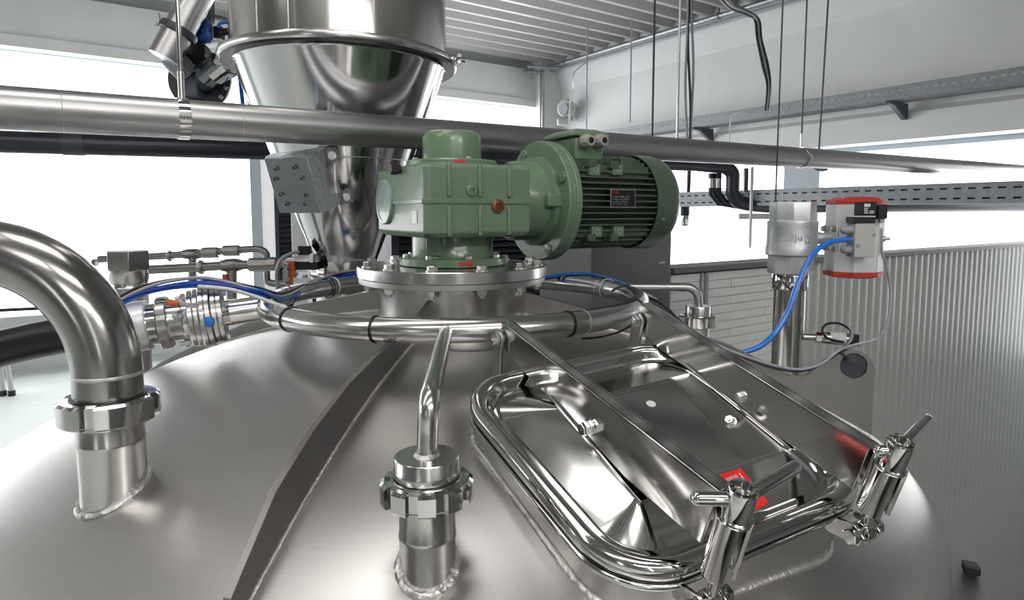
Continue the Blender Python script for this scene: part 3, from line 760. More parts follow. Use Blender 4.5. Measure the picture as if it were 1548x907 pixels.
# top boss, ring and cap
ct = V((A0.x, A0.y, 0))
part('top_plate', MB().lathe([(.128, gz1-.012), (.128, gz1+.014), (.125, gz1+.018), (.09, gz1+.018)], ct, seg=72), M_GREEN2, gm)
zc1 = P(681, 193, 1.75).z
part('top_cap', MB().lathe([(.083, gz1+.006), (.083, zc1-.022), (.081, zc1-.014), (.074, zc1-.004), (.064, zc1), (.02, zc1)], ct, seg=72), M_GREEN2, gm)
for az in (-150, -60, 30, 120):
    p = AZ(az, .110, gz1+.018); part('cap_screw', MB().cyl(p, p+UP*.006, .008, 14), M_BOLT, gm)
def arrow(cyl_r, z, az0, az1, name='direction_arrow'):
    # flat red sticker wrapped round the rim, pointing clockwise
    pts = []
    def q(f, h): return AZ(az0+(az1-az0)*f, cyl_r, z+h)
    mb = MB(); hh = .0062
    cols = [(0, 0), (.22, hh), (.22, hh*.5), (.60, hh*.5), (.66, hh*1.1), (.8, hh*.9), (.84, hh*1.25), (1, hh*1.25)]
    for (f0, h0), (f1, h1) in zip(cols, cols[1:]):
        if abs(f1-f0) < 1e-6: continue
        v = [q(f0, -h0-1e-5), q(f1, -h1), q(f1, h1), q(f0, h0+1e-5)]
        ax = V((math.cos(math.radians((az0+az1)/2)), math.sin(math.radians((az0+az1)/2)), 0))
        mb.prism(v, ax*.0008)
    part(name, mb, M_RED, gm)
arrow(.1285, gz1+.0085, -84, -69); arrow(.1525, FZ+.013, -80, -64)
pw = AZ(-75, .1165, P(706, 376, 1.73).z)
a3 = math.radians(-75); part('serial_label', MB().box(pw, (.034, .002, .010), V((-math.sin(a3), math.cos(a3), .06)).normalized(), V((math.cos(a3), math.sin(a3), 0)), V((0, 0, 1))), M_LABEL, gm)
# motor
mz = (gz0+gz1)/2 + .004
t_f = tsolve(826, V((A0.x, A0.y, 0)), GM)
t_f = .312
RFL = 88.5/F*(A0.y+GM.y*t_f)
o_ = G(0, 0, mz)
part('adapter_bell', MB().lathe([(.100, gb-.03), (.100, gb+.030), (.112, gb+.032), (.119, gb+.045), (.119, t_f-.052), (.136, t_f-.045), (.136, t_f-.030)], o_, GM, 72), M_GREEN2, gm)
part('motor_flange', MB().lathe([(.10, t_f-.030), (RFL-.003, t_f-.030), (RFL, t_f-.027), (RFL, t_f-.006), (RFL-.002, t_f-.004), (RFL-.002, t_f-.002), (RFL, t_f), (RFL, t_f+.014), (RFL-.003, t_f+.017), (.10, t_f+.017)], o_, GM, 96), M_GREEN, gm, bevel=.001)
for i in range(4):
    an = math.radians(45+90*i - 20); d = UP*math.sin(an) + GN*(-math.cos(an)); p = G(t_f-.030, 0, mz) + d*.160
    part('flange_boss', MB().lathe([(.017, 0), (.016, .008), (.008, .009)], p, -GM, 20).lathe([(.0065, .008), (.006, .013)], p, -GM, 8), M_GREEN2, gm)
p = G(t_f-.05, 0, mz) - GN*.125; part('bell_boss', MB().box(p, (.05, .03, .036), GM, GN, UP), M_GREEN2, gm, bevel=.004)
t_c = .640; t_e = .765; RCW = .157
core = .120
part('motor_body', MB().lathe([(core, t_f+.015), (core, t_c+.03)], o_, GM, 64), M_DGREEN, gm)
RFN = .150
nf = 13
for i in range(nf):             # horizontal cooling fins, left and right banks
    zz = -.108 + i*.018
    ex = math.sqrt(RFN**2-zz**2); inn = math.sqrt(max(core**2-zz**2, 0))-.004
    for sd in (-1, 1):
        c = G((t_f+.017+t_c)/2, sd*(ex+inn)/2, mz+zz)
        part('cooling_fin', MB().box(c, (t_c-t_f-.017, ex-inn, .0045), GM, GN, UP), M_DGREEN, gm)
for i in range(11):
    nn_ = -.105+i*.021; ex = math.sqrt(RFN**2-nn_**2); inn = math.sqrt(max(core**2-nn_**2, 0))-.004
    for sd in (-1, 1):
        c = G((t_f+.017+t_c)/2, nn_, mz+sd*(ex+inn)/2)
        part('cooling_fin', MB().box(c, (t_c-t_f-.017, .0045, ex-inn), GM, GN, UP), M_DGREEN, gm)
part('fan_cowl', MB().lathe([(RCW-.003, t_c), (RCW, t_c), (RCW, t_e-.05), (RCW-.006, t_e-.028), (RCW-.025, t_e-.008), (RCW-.06, t_e+.006), (.02, t_e+.011), (.02, t_e+.008), (RCW-.03, t_e-.012), (RCW-.003, t_e-.05)], o_, GM, 80, closed=True), M_DGREEN if False else mat('satin green cowl', (.085, .125, .088), .30, coat=.25, bump=.1, bscale=150), gm)
part('cowl_screw', MB().lathe([(.0075, 0), (.006, .004)], G(t_c+.03, 0, mz) + (-GN*.93 - UP*.36).normalized()*RCW, (-GN*.93 - UP*.36), 12), M_GREEN2, gm)
# lugs on the fin bank
for u, v in ((913, 258), (955, 262)):
    pass
def lug_block(tt, ang, sz, nm='mounting_lug'):
    an = math.radians(ang); d = (-GN*math.cos(an) + UP*math.sin(an)); c = G(tt, 0, mz) + d*(RFN-.006)
    o = part(nm, MB().box(c, sz, GM, -GN, UP), M_DGREEN if False else M_GREEN2, gm, bevel=.003)
    c2 = c - GN*(sz[1]/2); part('lug_hole', MB().lathe([(.009, -.001), (.009, .002), (.0055, .002), (.0055, -.001)], c2, -GN, 18, closed=True), M_PGREEN, o)
for tt, ang in ((t_f+.10, 40), (t_f+.19, 42), (t_f+.11, -40), (t_f+.195, -40)): lug_block(tt, ang, (.040, .036, .034))
for tt in (t_f+.11, t_f+.195):
    for zz in (.118, -.118): part('lug_foot', MB().box(G(tt-.02, -.105, mz+zz*.94), (.03, .05, .022), GM, GN, UP), M_DGREEN, gm, bevel=.002)
part('eye_block', MB().box(G(t_f+.24, -.085, mz+.120), (.05, .045, .036), GM, GN, UP), M_DGREEN, gm, bevel=.004)
# nameplate, proud of the fins
npc = PL(942, 300, G(0, -RFN-.003, 0), GN)
pw_, ph_ = .098, .057
npl = part('nameplate', MB().box(npc, (pw_, .002, ph_), GM, GN, UP), M_BOLT, gm, bevel=.0006)
part('plate_field', MB().box(npc-GN*.0012, (pw_-.007, .0012, ph_-.007), GM, GN, UP), M_BLACK, npl)
def text_mesh(body, size, ext=.0004):
    cu = bpy.data.curves.new('lettering', 'FONT'); cu.body = body; cu.size = size; cu.extrude = ext; cu.resolution_u = 2
    ob = bpy.data.objects.new('lettering', cu); COL.objects.link(ob)
    dg = bpy.context.evaluated_depsgraph_get(); me = bpy.data.meshes.new_from_object(ob.evaluated_get(dg))
    bpy.data.objects.remove(ob); return me
def text_on(body, size, origin, X, Z, mt, parent, name='lettering', ext=.0004):
    me = text_mesh(body, size, ext); me.materials.clear(); me.materials.append(mt)
    X = V(X).normalized(); Z = V(Z).normalized(); Nn = X.cross(Z)
    me.transform(Matrix(((X.x, Z.x, Nn.x, 0), (X.y, Z.y, Nn.y, 0), (X.z, Z.z, Nn.z, 0), (0, 0, 0, 1))))
    o = bpy.data.objects.new(name, me); COL.objects.link(o); o.parent = parent; o.location = V(origin) - wloc(parent); return o
text_on('EMK', .013, npc - GN*.0020 - GM*(pw_/2-.006) + UP*(ph_/2-.0155), GM, UP, M_RED, npl)
M_GLET = mat('grey print', (.30, .30, .32), .5)
for i, tx in enumerate(('3~MOT 50Hz   IP 55', 'V 400  A 8.6  kW 4', 'cos 0.82  1440 min', 'S1  Th.Cl. F   No.')):
    text_on(tx, .0078, npc - GN*.0020 - GM*(pw_/2-.008) + UP*(ph_/2-.026-.0075*i), GM, UP, M_GLET, npl)
# terminal box
kx = tsolve(870, G(0, -.075, 0), GM, 215)
tb0 = kx; tbl = .105; tbw = .145
zt0 = mz+.125; zt1 = P(870, 206, (G(kx, -.075, 0)).y).z
c = G(tb0 + tbl/2, -.075+tbw/2, (zt0+zt1)/2)
tb = part('terminal_box', MB().box(c, (tbl, tbw, zt1-zt0), GM, GN, UP), M_GREEN2, gm, bevel=.006, seg=3)
def rect(z, e): return [G(tb0-e, -.075-e, z), G(tb0+tbl+e, -.075-e, z), G(tb0+tbl+e, -.075+tbw+e, z), G(tb0-e, -.075+tbw+e, z)]
part('terminal_lid', MB().rings([rect(zt1+.001, .012), rect(zt1+.008, .014), rect(zt1+.014, .010), rect(zt1+.026, -.014)]), M_GREEN2, tb, bevel=.002)
for du in (.027, .078):
    p = G(tb0+du, -.075, (zt0+zt1)/2+.010)
    p = G(tb0+du, -.075, P(890, 214, p.y).z)
    part('cable_gland', MB().lathe([(.021, 0), (.021, .008)], p, -GN, 8).lathe([(.0215, .009), (.0225, .012), (.0205, .030), (.0165, .042), (.0095, .043), (.009, .030)], p, -GN, 10), M_GLAND, tb, ang=25, label='grey plastic cable gland')
    part('gland_hole', MB().lathe([(.0092, .038), (.0092, .0435)], p, -GN, 20), M_BLACK, tb)
cfp = G(tb0-.0, -.077, (zt0+zt1)/2+.005); 

# ------------------------------------------------------------------ ring manifold
RC0 = V((-.157, 1.85, 0)); RR = .518; RZ = P(675, 500, 1.33).z; TR = .0272
ring = thing('cleaning_ring_pipe', 'stainless ring pipe encircling the gearbox neck with a branch to the front nozzle', 'pipe', V((RC0.x, RC0.y, RZ)))
def RP(az, dr=0, dz_=0):
    a = math.radians(az); return V((RC0.x+(RR+dr)*math.cos(a), RC0.y+(RR+dr)*math.sin(a), RZ+dz_))
part('ring_tube', MB().tube([RP(a) for a in range(0, 360, 3)], TR, 32, closed=True), M_ST, ring, ang=60)
for a in (-52, -150, 30, 120): part('weld_seam', MB().lathe([(TR-.002, -.002), (TR+.0006, -.001), (TR+.0006, .001), (TR-.002, .002)], RP(a), RP(a+1)-RP(a-1), 32, closed=True), M_WELD, ring)
# front branch
b0 = P(675, 500, RC0.y-RR+.01); b3 = V((CN.x, CN.y, P(648, 690, CN.y).z)); b2 = V((CN.x+.004, CN.y+.010, P(650, 603, CN.y).z))
b0 = V((b0.x, RC0.y-RR, RZ))
path = [b0, b0.lerp(b2, .5)] + [b0.lerp(b2, .9), b2.lerp(b3, .03) , b2.lerp(b3, .15), b3.lerp(b2, .5), b3]
part('branch_pipe', MB().tube(smooth([b0, b0.lerp(b2, .45), b0.lerp(b2, .9), b2.lerp(b3, .12), b2.lerp(b3, .6), b3-UP*.01], 5), .0150, 24), M_ST, ring, ang=60)
part('weld_seam', MB().lathe([(.0145, -.004), (.019, 0), (.0145, .005)], b3+UP*.001, UP, 32), M_WELD, ring)
zt_ = P(648, 688, CN.y).z
part('union_cap', MB().lathe([(.010, zt_), (.044, zt_), (.0455, zt_-.002), (.0455, zt_-.016), (.0468, zt_-.018), (.0468, zt_-.024), (.0450, zt_-.028), (.0450, zt_-.052), (.010, zt_-.052)], V((CN.x, CN.y, 0)), seg=56, closed=True), M_ST, ring, ang=40)
zn = P(645, 743, CN.y).z
un = thing('union_nut', 'slotted stainless union nut on the upright nozzle at front centre', 'union nut', V((CN.x, CN.y, zn-.010)), 'slotted union nuts')
slotted_nut('slotted_ring', V((CN.x, CN.y, zn-.010)), UP, .0655, .031, .0470, 10, un, wid=.017, dep=.0095)
part('inner_ring', MB().lathe([(.0462, zn+.019), (.0495, zn+.019), (.0495, zn+.0225), (.0462, zn+.0225)], V((CN.x, CN.y, 0)), seg=48, closed=True), M_ST, un)
# ring pipe lead to the far right union
r0 = RP(50); r1_ = P(955, 433.5, 2.3); r2_ = P(1030, 434, 2.25)
zp = P(1055, 434, 2.25).z; rr_ = .045
el = [V((.30, 2.27, zp)), V((RN.x-rr_, RN.y, zp))] + [V((RN.x-rr_+rr_*math.sin(t), RN.y, zp-rr_+rr_*math.cos(t))) for t in [math.radians(d) for d in range(15, 91, 15)]] + [V((RN.x, RN.y, P(1055, 462, 2.25).z-.005))]
part('far_branch', MB().tube([RP(52), V((.24, 2.265, RZ+.006))] + el, .0150, 20), M_PIPE, ring, ang=60)
zz1 = P(1055, 462, 2.25).z; zz2 = P(1055, 480, 2.25).z
part('union_cap', MB().lathe([(.01, zz1), (.041, zz1), (.0425, zz1-.003), (.0425, zz2-.01), (.01, zz2-.01)], V((RN.x, RN.y, 0)), seg=40, closed=True), M_ST, ring)
un2 = thing('union_nut', 'slotted stainless union nut on the small nozzle behind the right lever arm', 'union nut', V((RN.x, RN.y, zr)), 'slotted union nuts')
slotted_nut('slotted_ring', V((RN.x, RN.y, zr-.004)), UP, .0655, zz2+.012-zr, .0430, 8, un2, wid=.017, dep=.0095)

# ------------------------------------------------------------------ left elbow pipe
ep = thing('elbow_pipe', 'thick stainless elbow pipe curving out of the left edge of the frame', 'pipe', V((LN.x, LN.y, zl)))
RBD = .205; zc_ = P(173, 560, LN.y).z; DX = V((-1, -.06, 0)).normalized(); r_ = LNR*1.03
pth = [V((LN.x, LN.y, zl-.01)), V((LN.x, LN.y, zc_-.03))]
for d in range(0, 91, 6):
    t = math.radians(d); pth.append(V((LN.x, LN.y, zc_)) + DX*(RBD*(1-math.cos(t))) + UP*(RBD*math.sin(t)))
pth.append(pth[-1] + DX*.5 + UP*.0)
part('elbow', MB().tube(pth, r_, 48), mat('darkly reflecting stainless', (.42, .41, .40), .20, 1, bump=.03, bscale=9, rvar=.04, vscale=6), ep, ang=60)
zc2 = P(170, 588, LN.y).z
part('weld_seam', MB().lathe([(r_-.002, -.005), (r_+.0012, -.002), (r_+.0012, .002), (r_-.002, .005)], V((LN.x, LN.y, zc_-.005)), UP, 48, closed=True), M_WELD, ep)
part('liner', MB().lathe([(r_-.006, zl-.02), (r_+.001, zl-.02), (r_+.001, zl+.028), (r_-.004, zl+.034), (r_-.006, zl+.034)], V((LN.x, LN.y, 0)), seg=56, closed=True), M_POL, ep)
un3 = thing('union_nut', 'largest slotted stainless union nut, on the nozzle under the left elbow pipe', 'union nut', V((LN.x, LN.y, zl-.012)), 'slotted union nuts')
slotted_nut('slotted_ring', V((LN.x, LN.y, zl-.012)), UP, LNR*1.50, .040, LNR*1.06, 4, un3, wid=.022, dep=.013)
part('inner_ring', MB().lathe([(LNR*1.02, .026), (LNR*1.13, .026), (LNR*1.13, .0295), (LNR*1.02, .0295)], V((LN.x, LN.y, zl)), seg=48, closed=True), M_BLACK, un3)

# ------------------------------------------------------------------ inline valve at the left
va = RP(200); vb = P(205, 494, 1.565); vax = (vb-va).normalized()
def vt(u, v=484):                     # distance along valve axis where its pixel column is u
    k4 = ratio(u, v); return (k4*va.y - va.x)/(vax.x - k4*vax.y)
iv = thing('inline_valve', 'inline stainless valve with stacked round flanges feeding the ring pipe', 'valve', V((vt(310)*vax+va)))
part('pipe_stub', MB().lathe([(.033, vt(392)), (.033, vt(352)), (.0345, vt(350)), (.0345, vt(348)), (.033, vt(346)), (.033, vt(330))], va, vax, 40), M_ST, iv)
for (u0, u1, r) in ((340, 332, .073), (331.4, 323.6, .073), (323, 314.7, .079), (314.1, 306, .079), (305.4, 297.4, .074), (296.8, 288.5, .072)):
    part('flange_disc', MB().lathe([(r-.002, vt(u0)), (r, vt(u0)+.002), (r, vt(u1)-.002), (r-.002, vt(u1))], va, vax, 56), M_ST, iv)
part('flange_core', MB().cyl(va+vax*vt(338), va+vax*vt(288), .060, 40), M_DULL, iv)
part('neck_body', MB().lathe([(.050, vt(289)), (.052, vt(280)), (.050, vt(278)), (.050, vt(257))], va, vax, 40), M_ST, iv)
slotted_nut('slotted_ring', va+vax*vt(258), vax, .066, vt(240)-vt(258), .05, 8, iv, mt=M_ST, wid=.014)
part('tail_piece', MB().lathe([(.052, vt(241)), (.052, vt(224))], va, vax, 40), M_POL, iv)
part('end_body', MB().lathe([(.060, vt(226)), (.062, vt(224)), (.062, vt(205)), (.060, vt(196)), (.05, vt(180))], va, vax, 48), M_ALU, iv)
for an in (30, 110, 200, 290):
    x, y, z = frame(vax); a_2 = math.radians(an); d = x*math.cos(a_2)+y*math.sin(a_2); c = va+vax*vt(287)+d*.060
    part('bolt', MB().cyl(c, c+vax*.03, .006, 10).hexnut(c+vax*.006, vax, .011, .012), M_BOLT, iv, ang=28)
    c = va+vax*vt(339)+d*.060; part('bolt', MB().hexnut(c, -vax, .011, .010), M_BOLT, iv, ang=28)
c = P(315, 487, (va+vax*vt(315)).y-.074); part('blue_cap', MB().lathe([(.0135, 0), (.0125, .004), (.006, .0065)], c + V((0, .004, 0)), V((-.1, -1, -.1)), 28), M_BDOT, iv, label='bright blue round plastic cap')
c = P(262, 458, 1.50); part('lever_grip', MB().box(c, (.032, .014, .014), V((1, 0, -.2)).normalized(), V((0, 1, 0))), M_ORANGE, iv, bevel=.004, label='orange plastic lever grip')
part('lever_arm', MB().cyl(c+V((.012, 0, 0)), c+V((.05, .02, -.012)), .005, 10), M_BOLT, iv)
# black hose to the left of the valve
hp = [va+vax*vt(185), P(150, 500, 1.46), P(84, 509, 1.44), P(0, 527, 1.42), P(-120, 560, 1.38), P(-260, 610, 1.33)]
solo('rubber_hose', MB().tube(smooth(hp, 6), .041, 28), M_RUB, 'thick black rubber hose running behind the left elbow pipe', 'hose', ang=60)

# ------------------------------------------------------------------ cables round the ring
def cable(label, pts, r, mt, name='cable', group=None, cat='cable', n=8):
    return solo(name, MB().tube(smooth(pts, n), r, 8), mt, label, cat, group, ang=60)
def offp(pts, d): return [p + V(d)*(1 + .15*math.sin(i*1.7)) for i, p in enumerate(pts)]
bp_ = [P(150, 485, 1.52), P(195, 455, 1.54), P(245, 438, 1.56), P(305, 431, 1.58), P(350, 437, 1.60), P(392, 447, 1.63), P(430, 455, 1.78), P(470, 436, 2.05), P(510, 421, 2.22), P(545, 415, 2.26)]
def bundle(pts, items, grp):
    for i, (dx, dz_, r, mt, lab) in enumerate(items):
        cable(lab, [p + V((dx*.4*math.cos(j*1.1+i), dx*.6, dz_ + .003*math.sin(j*1.3+i*2))) for j, p in enumerate(pts)], r, mt, group=grp)
items = [(.0, .0, .0055, M_BLUE, 'lowest bright blue air tube of the bundle over the inline valve'),
         (.008, .008, .0055, M_BLUE, 'upper bright blue air tube of the bundle over the inline valve'),
         (-.006, .016, .0045, M_GCAB, 'grey cable lying on top of the tube bundle over the inline valve'),
         (.012, .018, .0045, M_BLACK, 'black cable in the tube bundle over the inline valve'),
         (-.010, .006, .0045, M_DBLUE, 'dark blue tube in the bundle over the inline valve')]
bundle(bp_, items, 'tubes bundled over the inline valve')
gp = [P(340, 436, 1.52), P(375, 444, 1.53), P(405, 458, 1.52), P(430, 463, 1.53)]
cable('white cable crossing the ring pipe above its left bend', [P(300, 433, 1.50), P(345, 437, 1.50), P(385, 448, 1.52), P(415, 459, 1.53), P(432, 464, 1.54)], .0048, M_WCAB)
cable('left curve of dark cable hanging under the ring pipe', [P(880, 512, 1.48), P(910, 509, 1.52), P(940, 500, 1.58), P(965, 484, 1.62)], .0028, M_BLACK)
cable('thin grey cable passing under the ring pipe beside the left hinge', [P(660, 526, 1.36), P(700, 530, 1.37), P(740, 528, 1.37), P(752, 524, 1.39)], .0030, M_GCAB)
bt_ = [P(800, 424, 2.15), P(845, 416, 2.22), P(885, 414, 2.24), P(920, 420, 2.18), P(948, 430, 2.08)]
cable('right blue air tube arching over the rear of the ring pipe', bt_, .0048, M_BLUE)
cable('right dark blue tube beside the air tube over the rear of the ring', [p + V((.01, .02, -.006)) for p in bt_], .0045, M_DBLUE)
# grey and black cables from ring along the right arm to the lug
gc = [P(940, 432, 1.95), P(965, 440, 1.85), P(990, 452, 1.78), P(1015, 474, 1.72), P(1040, 497, 1.69), P(1080, 520, 1.67), P(1130, 540, 1.66), P(1180, 555, 1.65), P(1215, 558, 1.64), P(1245, 548, 1.635), P(1268, 530, 1.64), P(1290, 522, 1.70), P(1325, 512, 1.85), P(1341, 490, 1.93), P(1347, 450, 1.97), P(1342, 410, 1.99), P(1333, 380, 1.99), P(1332, 345, 1.99)]
cable('long grey cable from the ring pipe along the right arm up to the actuator', gc, .0040, M_GCAB, n=6)
bc = [P(925, 440, 1.83), P(945, 432, 1.84), P(968, 446, 1.80), P(1000, 458, 1.74), P(1030, 487, 1.70), P(1070, 514, 1.68), P(1120, 538, 1.665), P(1170, 556, 1.65), P(1215, 560, 1.645), P(1250, 545, 1.645), P(1272, 528, 1.66), P(1287, 512, 1.8), P(1284, 498, 1.98), P(1268, 489, 2.0), P(1250, 490, 1.99), P(1243, 500, 1.98), P(1252, 512, 1.99), P(1275, 517, 2.01)]
cable('black sensor cable looping over the lifting lug to the pressure sensor', bc, .0038, M_BLACK, n=6)
cable('curved bright blue air tube from the actuator down past the riser', [P(1285, 362, 1.93), P(1262, 364, 1.92), P(1238, 375, 1.90), P(1222, 395, 1.88), P(1206, 430, 1.86), P(1192, 470, 1.84), P(1172, 503, 1.82), P(1148, 524, 1.80), P(1120, 534, 1.80), P(1095, 545, 1.81)], .0078, M_BLUE, name='air_tube', cat='tube')
# cable ties round the ring
def tie(az, label, mt=M_BLACK, r=TR+.0015, seg=28):
    tg = (RP(az+1)-RP(az-1)).normalized()
    t = solo('cable_tie', MB().lathe([(r-.001, -.0022), (r+.0012, -.0022), (r+.0012, .0022), (r-.001, .0022)], RP(az), tg, seg, closed=True), mt, label, 'cable tie', 'cable ties on the ring pipe')
def azof(u, front=True):
    best = None
    for i in range(720):
        a = i/2
        if (math.sin(math.radians(a)) < 0) != front: continue
        p = RP(a); f = p.y*_c - p.z*_s; uu = PX + F*p.x/f
        if best is None or abs(uu-u) < best[0]: best = (abs(uu-u), a)
    return best[1]
for u, lab in ((392, 'black cable tie on the ring pipe beside the inline valve'), (440, 'black cable tie on the left front curve of the ring pipe'),
               (566, 'black cable tie on the ring pipe left of the branch'), (858, 'black cable tie on the ring pipe right of the left hinge'),
               (958, 'black cable tie at the right bend of the ring pipe')):
    tie(azof(u), lab)
for u, lab, mt in ((496, 'black cable tie on the rear left of the ring pipe', M_BLACK), (503, 'white cable tie on the rear left of the ring pipe', M_LABEL), (918, 'white cable tie on the rear right of the ring pipe', M_LABEL), (430, 'black cable tie at the rear left bend of the ring pipe', M_BLACK)):
    tie(azof(u, False), lab, mt, TR+.006)
lt = AZpix(1275, 537, -10.8)
solo('cable_tie', MB().box(AZpix(1274, 536, -10.8)-n_*.010, (.006, .004, .030), V((.7, 0, .7)), n_), M_BLACK, 'short black cable tie through the lifting lug hole', 'cable tie', 'cable ties on the ring pipe')

# ------------------------------------------------------------------ ball valve riser and actuator
rv = thing('ball_valve', 'cast ball valve with hexagonal ends on a tall stainless riser', 'valve', V((BV.x, BV.y, dome(BV.x, BV.y))))
part('riser_pipe', MB().lathe([(BR, dome(BV.x, BV.y)-.03), (BR, zb), (BR-.004, zb)], V((BV.x, BV.y, 0)), seg=48), M_ST, rv)
def zv(v): return P(1195, v, BV.y).z
part('socket_collar', MB().lathe([(BR*1.06, zv(438)), (BR*1.14, zv(435)), (BR*1.14, zv(416)), (BR*1.08, zv(413)), (BR*.9, zv(413))], V((BV.x, BV.y, 0)), seg=48), M_POL, rv)
hx = 33.0/F*BV.y
part('lower_hexagon', MB().lathe([(hx*.97, zv(413)), (hx, zv(411)), (hx, zv(386)), (hx, zv(384))], V((BV.x, BV.y, 0)), seg=8, ref=V((.38, 1, 0))), M_CAST, rv, bevel=.002, ang=25)
part('valve_body', MB().lathe([(.060, zv(388)), (.074, zv(386)), (.0785, zv(384)), (.0785, zv(374)), (.0765, zv(371)), (.0755, zv(340)), (.0765, zv(337)), (.0755, zv(334)), (.066, zv(332.5))], V((BV.x, BV.y, 0)), seg=56), M_CAST, rv)
part('upper_hexagon', MB().lathe([(hx, zv(334)), (hx, zv(307)), (hx*.97, zv(305)), (.052, zv(305)), (.05, zv(312))], V((BV.x, BV.y, 0)), seg=8, ref=V((.38, 1, 0))), M_CAST, rv, bevel=.002, ang=25)
fx = V((1, -.18, 0)).normalized(); fn = V((-.18, -1, 0)).normalized()
for tx, sz, u, v in (('Ju', .032, 1201, 364), ('DC', .014, 1216, 360), ('RA', .014, 1216, 368)):
    p = P(u, v, BV.y-.0765); p = V((p.x, p.y, p.z))
    d = (V((p.x, p.y, 0))-V((BV.x, BV.y, 0))); d.normalize(); p = V((BV.x, BV.y, p.z)) + d*.0758
    text_on(tx, sz, p, UP.cross(d), UP, M_BOLT, rv, 'cast_lettering', .0016)
p = P(1195, 352, BV.y-.0765); d = (V((p.x, p.y, 0))-V((BV.x, BV.y, 0))).normalized(); p = V((BV.x, BV.y, p.z)) + d*.0758
text_on('07-11', .012, p, -UP, UP.cross(d), M_BOLT, rv, 'cast_lettering', .0016)
# stem to the actuator
AX = V((BV.x, BV.y, 0)); zm = zv(360)
ea = (P(1252, 360, BV.y) - V((BV.x, BV.y, zm))); ea.z = 0; ea = ea.normalized()
part('stem_tube', MB().cyl(V((BV.x, BV.y, zm))+ea*.06, V((BV.x, BV.y, zm))+ea*.122, .0185, 24), M_CAST, rv)
pf = P(1256, 361, BV.y)
part('mount_pad', MB().box(V((BV.x, BV.y, zm))+ea*.126, (.010, .085, .085), ea, ea.cross(UP), UP), M_CAST, rv, bevel=.003)
for a, b in ((.03, .03), (-.03, .03), (.03, -.03), (-.03, -.03)):
    c = V((BV.x, BV.y, zm))+ea*.120+ea.cross(UP)*a+UP*b; hexbolt(rv, c, -ea, .009, .009)
act = thing('pneumatic_actuator', 'silver faceted pneumatic actuator with red end caps beside the ball valve', 'actuator', P(1290, 418, BV.y))
ac = P(1291, 361, BV.y); uA = V((1, 0, 0)); vA = V((0, 1, 0))
def octp(hw, hd, ch, z): return [V((ac.x+x, ac.y+y, z)) for x, y in ((-hw+ch, -hd), (hw-ch, -hd), (hw, -hd+ch), (hw, hd-ch), (hw-ch, hd), (-hw+ch, hd), (-hw, hd-ch), (-hw, -hd+ch))]
z0 = P(1290, 413, BV.y-.08).z; z1 = P(1290, 308, BV.y-.08).z
part('actuator_body', MB().rings([octp(.078, .075, .042, z0), octp(.078, .075, .042, z1)]), M_ALU, act, bevel=.002, ang=20)
part('red_end_cap', MB().rings([octp(.060, .055, .035, z0-.020), octp(.080, .077, .043, z0-.013), octp(.080, .077, .043, z0)]), M_RED, act, bevel=.001, ang=20)
part('red_end_cap', MB().rings([octp(.080, .077, .043, z1), octp(.080, .077, .043, z1+.011), octp(.055, .055, .035, z1+.022)]), M_RED, act, bevel=.001, ang=20)
for a, b in ((-.055, -.03), (.05, -.05), (-.03, .05), (.04, .05)):
    part('cap_screw', MB().cyl(V((ac.x+a, ac.y+b, z1+.008)), V((ac.x+a, ac.y+b, z1+.020)), .005, 10), M_BOLT, act)
yb = ac.y-.078
def bx2(name, u0, u1, v0, v1, y0, y1, mt, par, bevel=.002, label=None):
    a = P(u0, v1, y0); b = P(u1, v0, y0); mb = MB().hexa([V((a.x, y0, a.z)), V((b.x, y0, a.z)), V((b.x, y1, a.z)), V((a.x, y1, a.z)), V((a.x, y0, b.z)), V((b.x, y0, b.z)), V((b.x, y1, b.z)), V((a.x, y1, b.z))])
    return part(name, mb, mt, par, bevel=bevel, label=label)
ye = yb-.045
bx2('solenoid_block', 1291, 1324, 338, 389, ye, yb+.005, M_GREY, act)
bx2('black_band', 1291, 1324, 328, 337.5, ye+.001, yb+.005, M_BLACK, act)
bx2('top_edge', 1291, 1324, 326.5, 328, ye, yb+.005, M_ALU, act, bevel=0)
lb = bx2('coil', 1304, 1326, 305, 326, ye+.004, yb+.01, M_BLACK, act)
bx2('connector', 1327, 1343, 309, 331, ye+.012, ye+.05, M_BLACK, act, bevel=.003)
bx2('connector_nut', 1331, 1338, 327, 337, ye+.018, ye+.034, M_GREY, act, bevel=.003)
for i, (u0, u1, v0, v1) in enumerate(((1306.5, 1316, 308, 312.5), (1306.5, 1313, 314, 315), (1306.5, 1312, 316, 317.2), (1306.5, 1312, 318.5, 319.7), (1314.5, 1321.5, 318.5, 319.7), (1306.5, 1312.5, 321, 322.4), (1314, 1321.5, 321, 322.4))):
    bx2('label_print', u0, u1, v0, v1, ye+.0034, ye+.0042, M_LABEL, lb, bevel=0)
for v in (348, 377.5):
    a = P(1292, v, ye+.02); b = P(1270, v, ye+.02)
    part('silencer', MB().lathe([(.0125, 0), (.0125, .028), (.011, .036), (.006, .042), (.001, .0435)], a, V((-1, 0, 0)), 20), M_GCAB, act)
    part('silencer_collar', MB().lathe([(.013, -.002), (.013, .005)], a, V((-1, 0, 0)), 20), M_BLACK, act)
a = P(1292, 362.5, ye+.02); part('push_fitting', MB().lathe([(.011, 0), (.011, .006), (.009, .007), (.009, .014)], a, V((-1, 0, 0)), 14), M_BOLT, act)
for u, v in ((1321, 355), (1297, 371)):
    c = P(u, v, ye); part('socket_screw', MB().lathe([(.0055, -.001), (.0055, .002), (.003, .002), (.003, -.001)], c, V((0, -1, 0)), 14, closed=True), M_BOLT, act)
c = P(1331, 361, ac.y-.05); part('side_port', MB().cyl(c-V((.01, 0, 0)), c+V((.012, 0, 0)), .010, 14).cyl(c, c+V((.028, 0, 0)), .0055, 12), M_CAST, act)
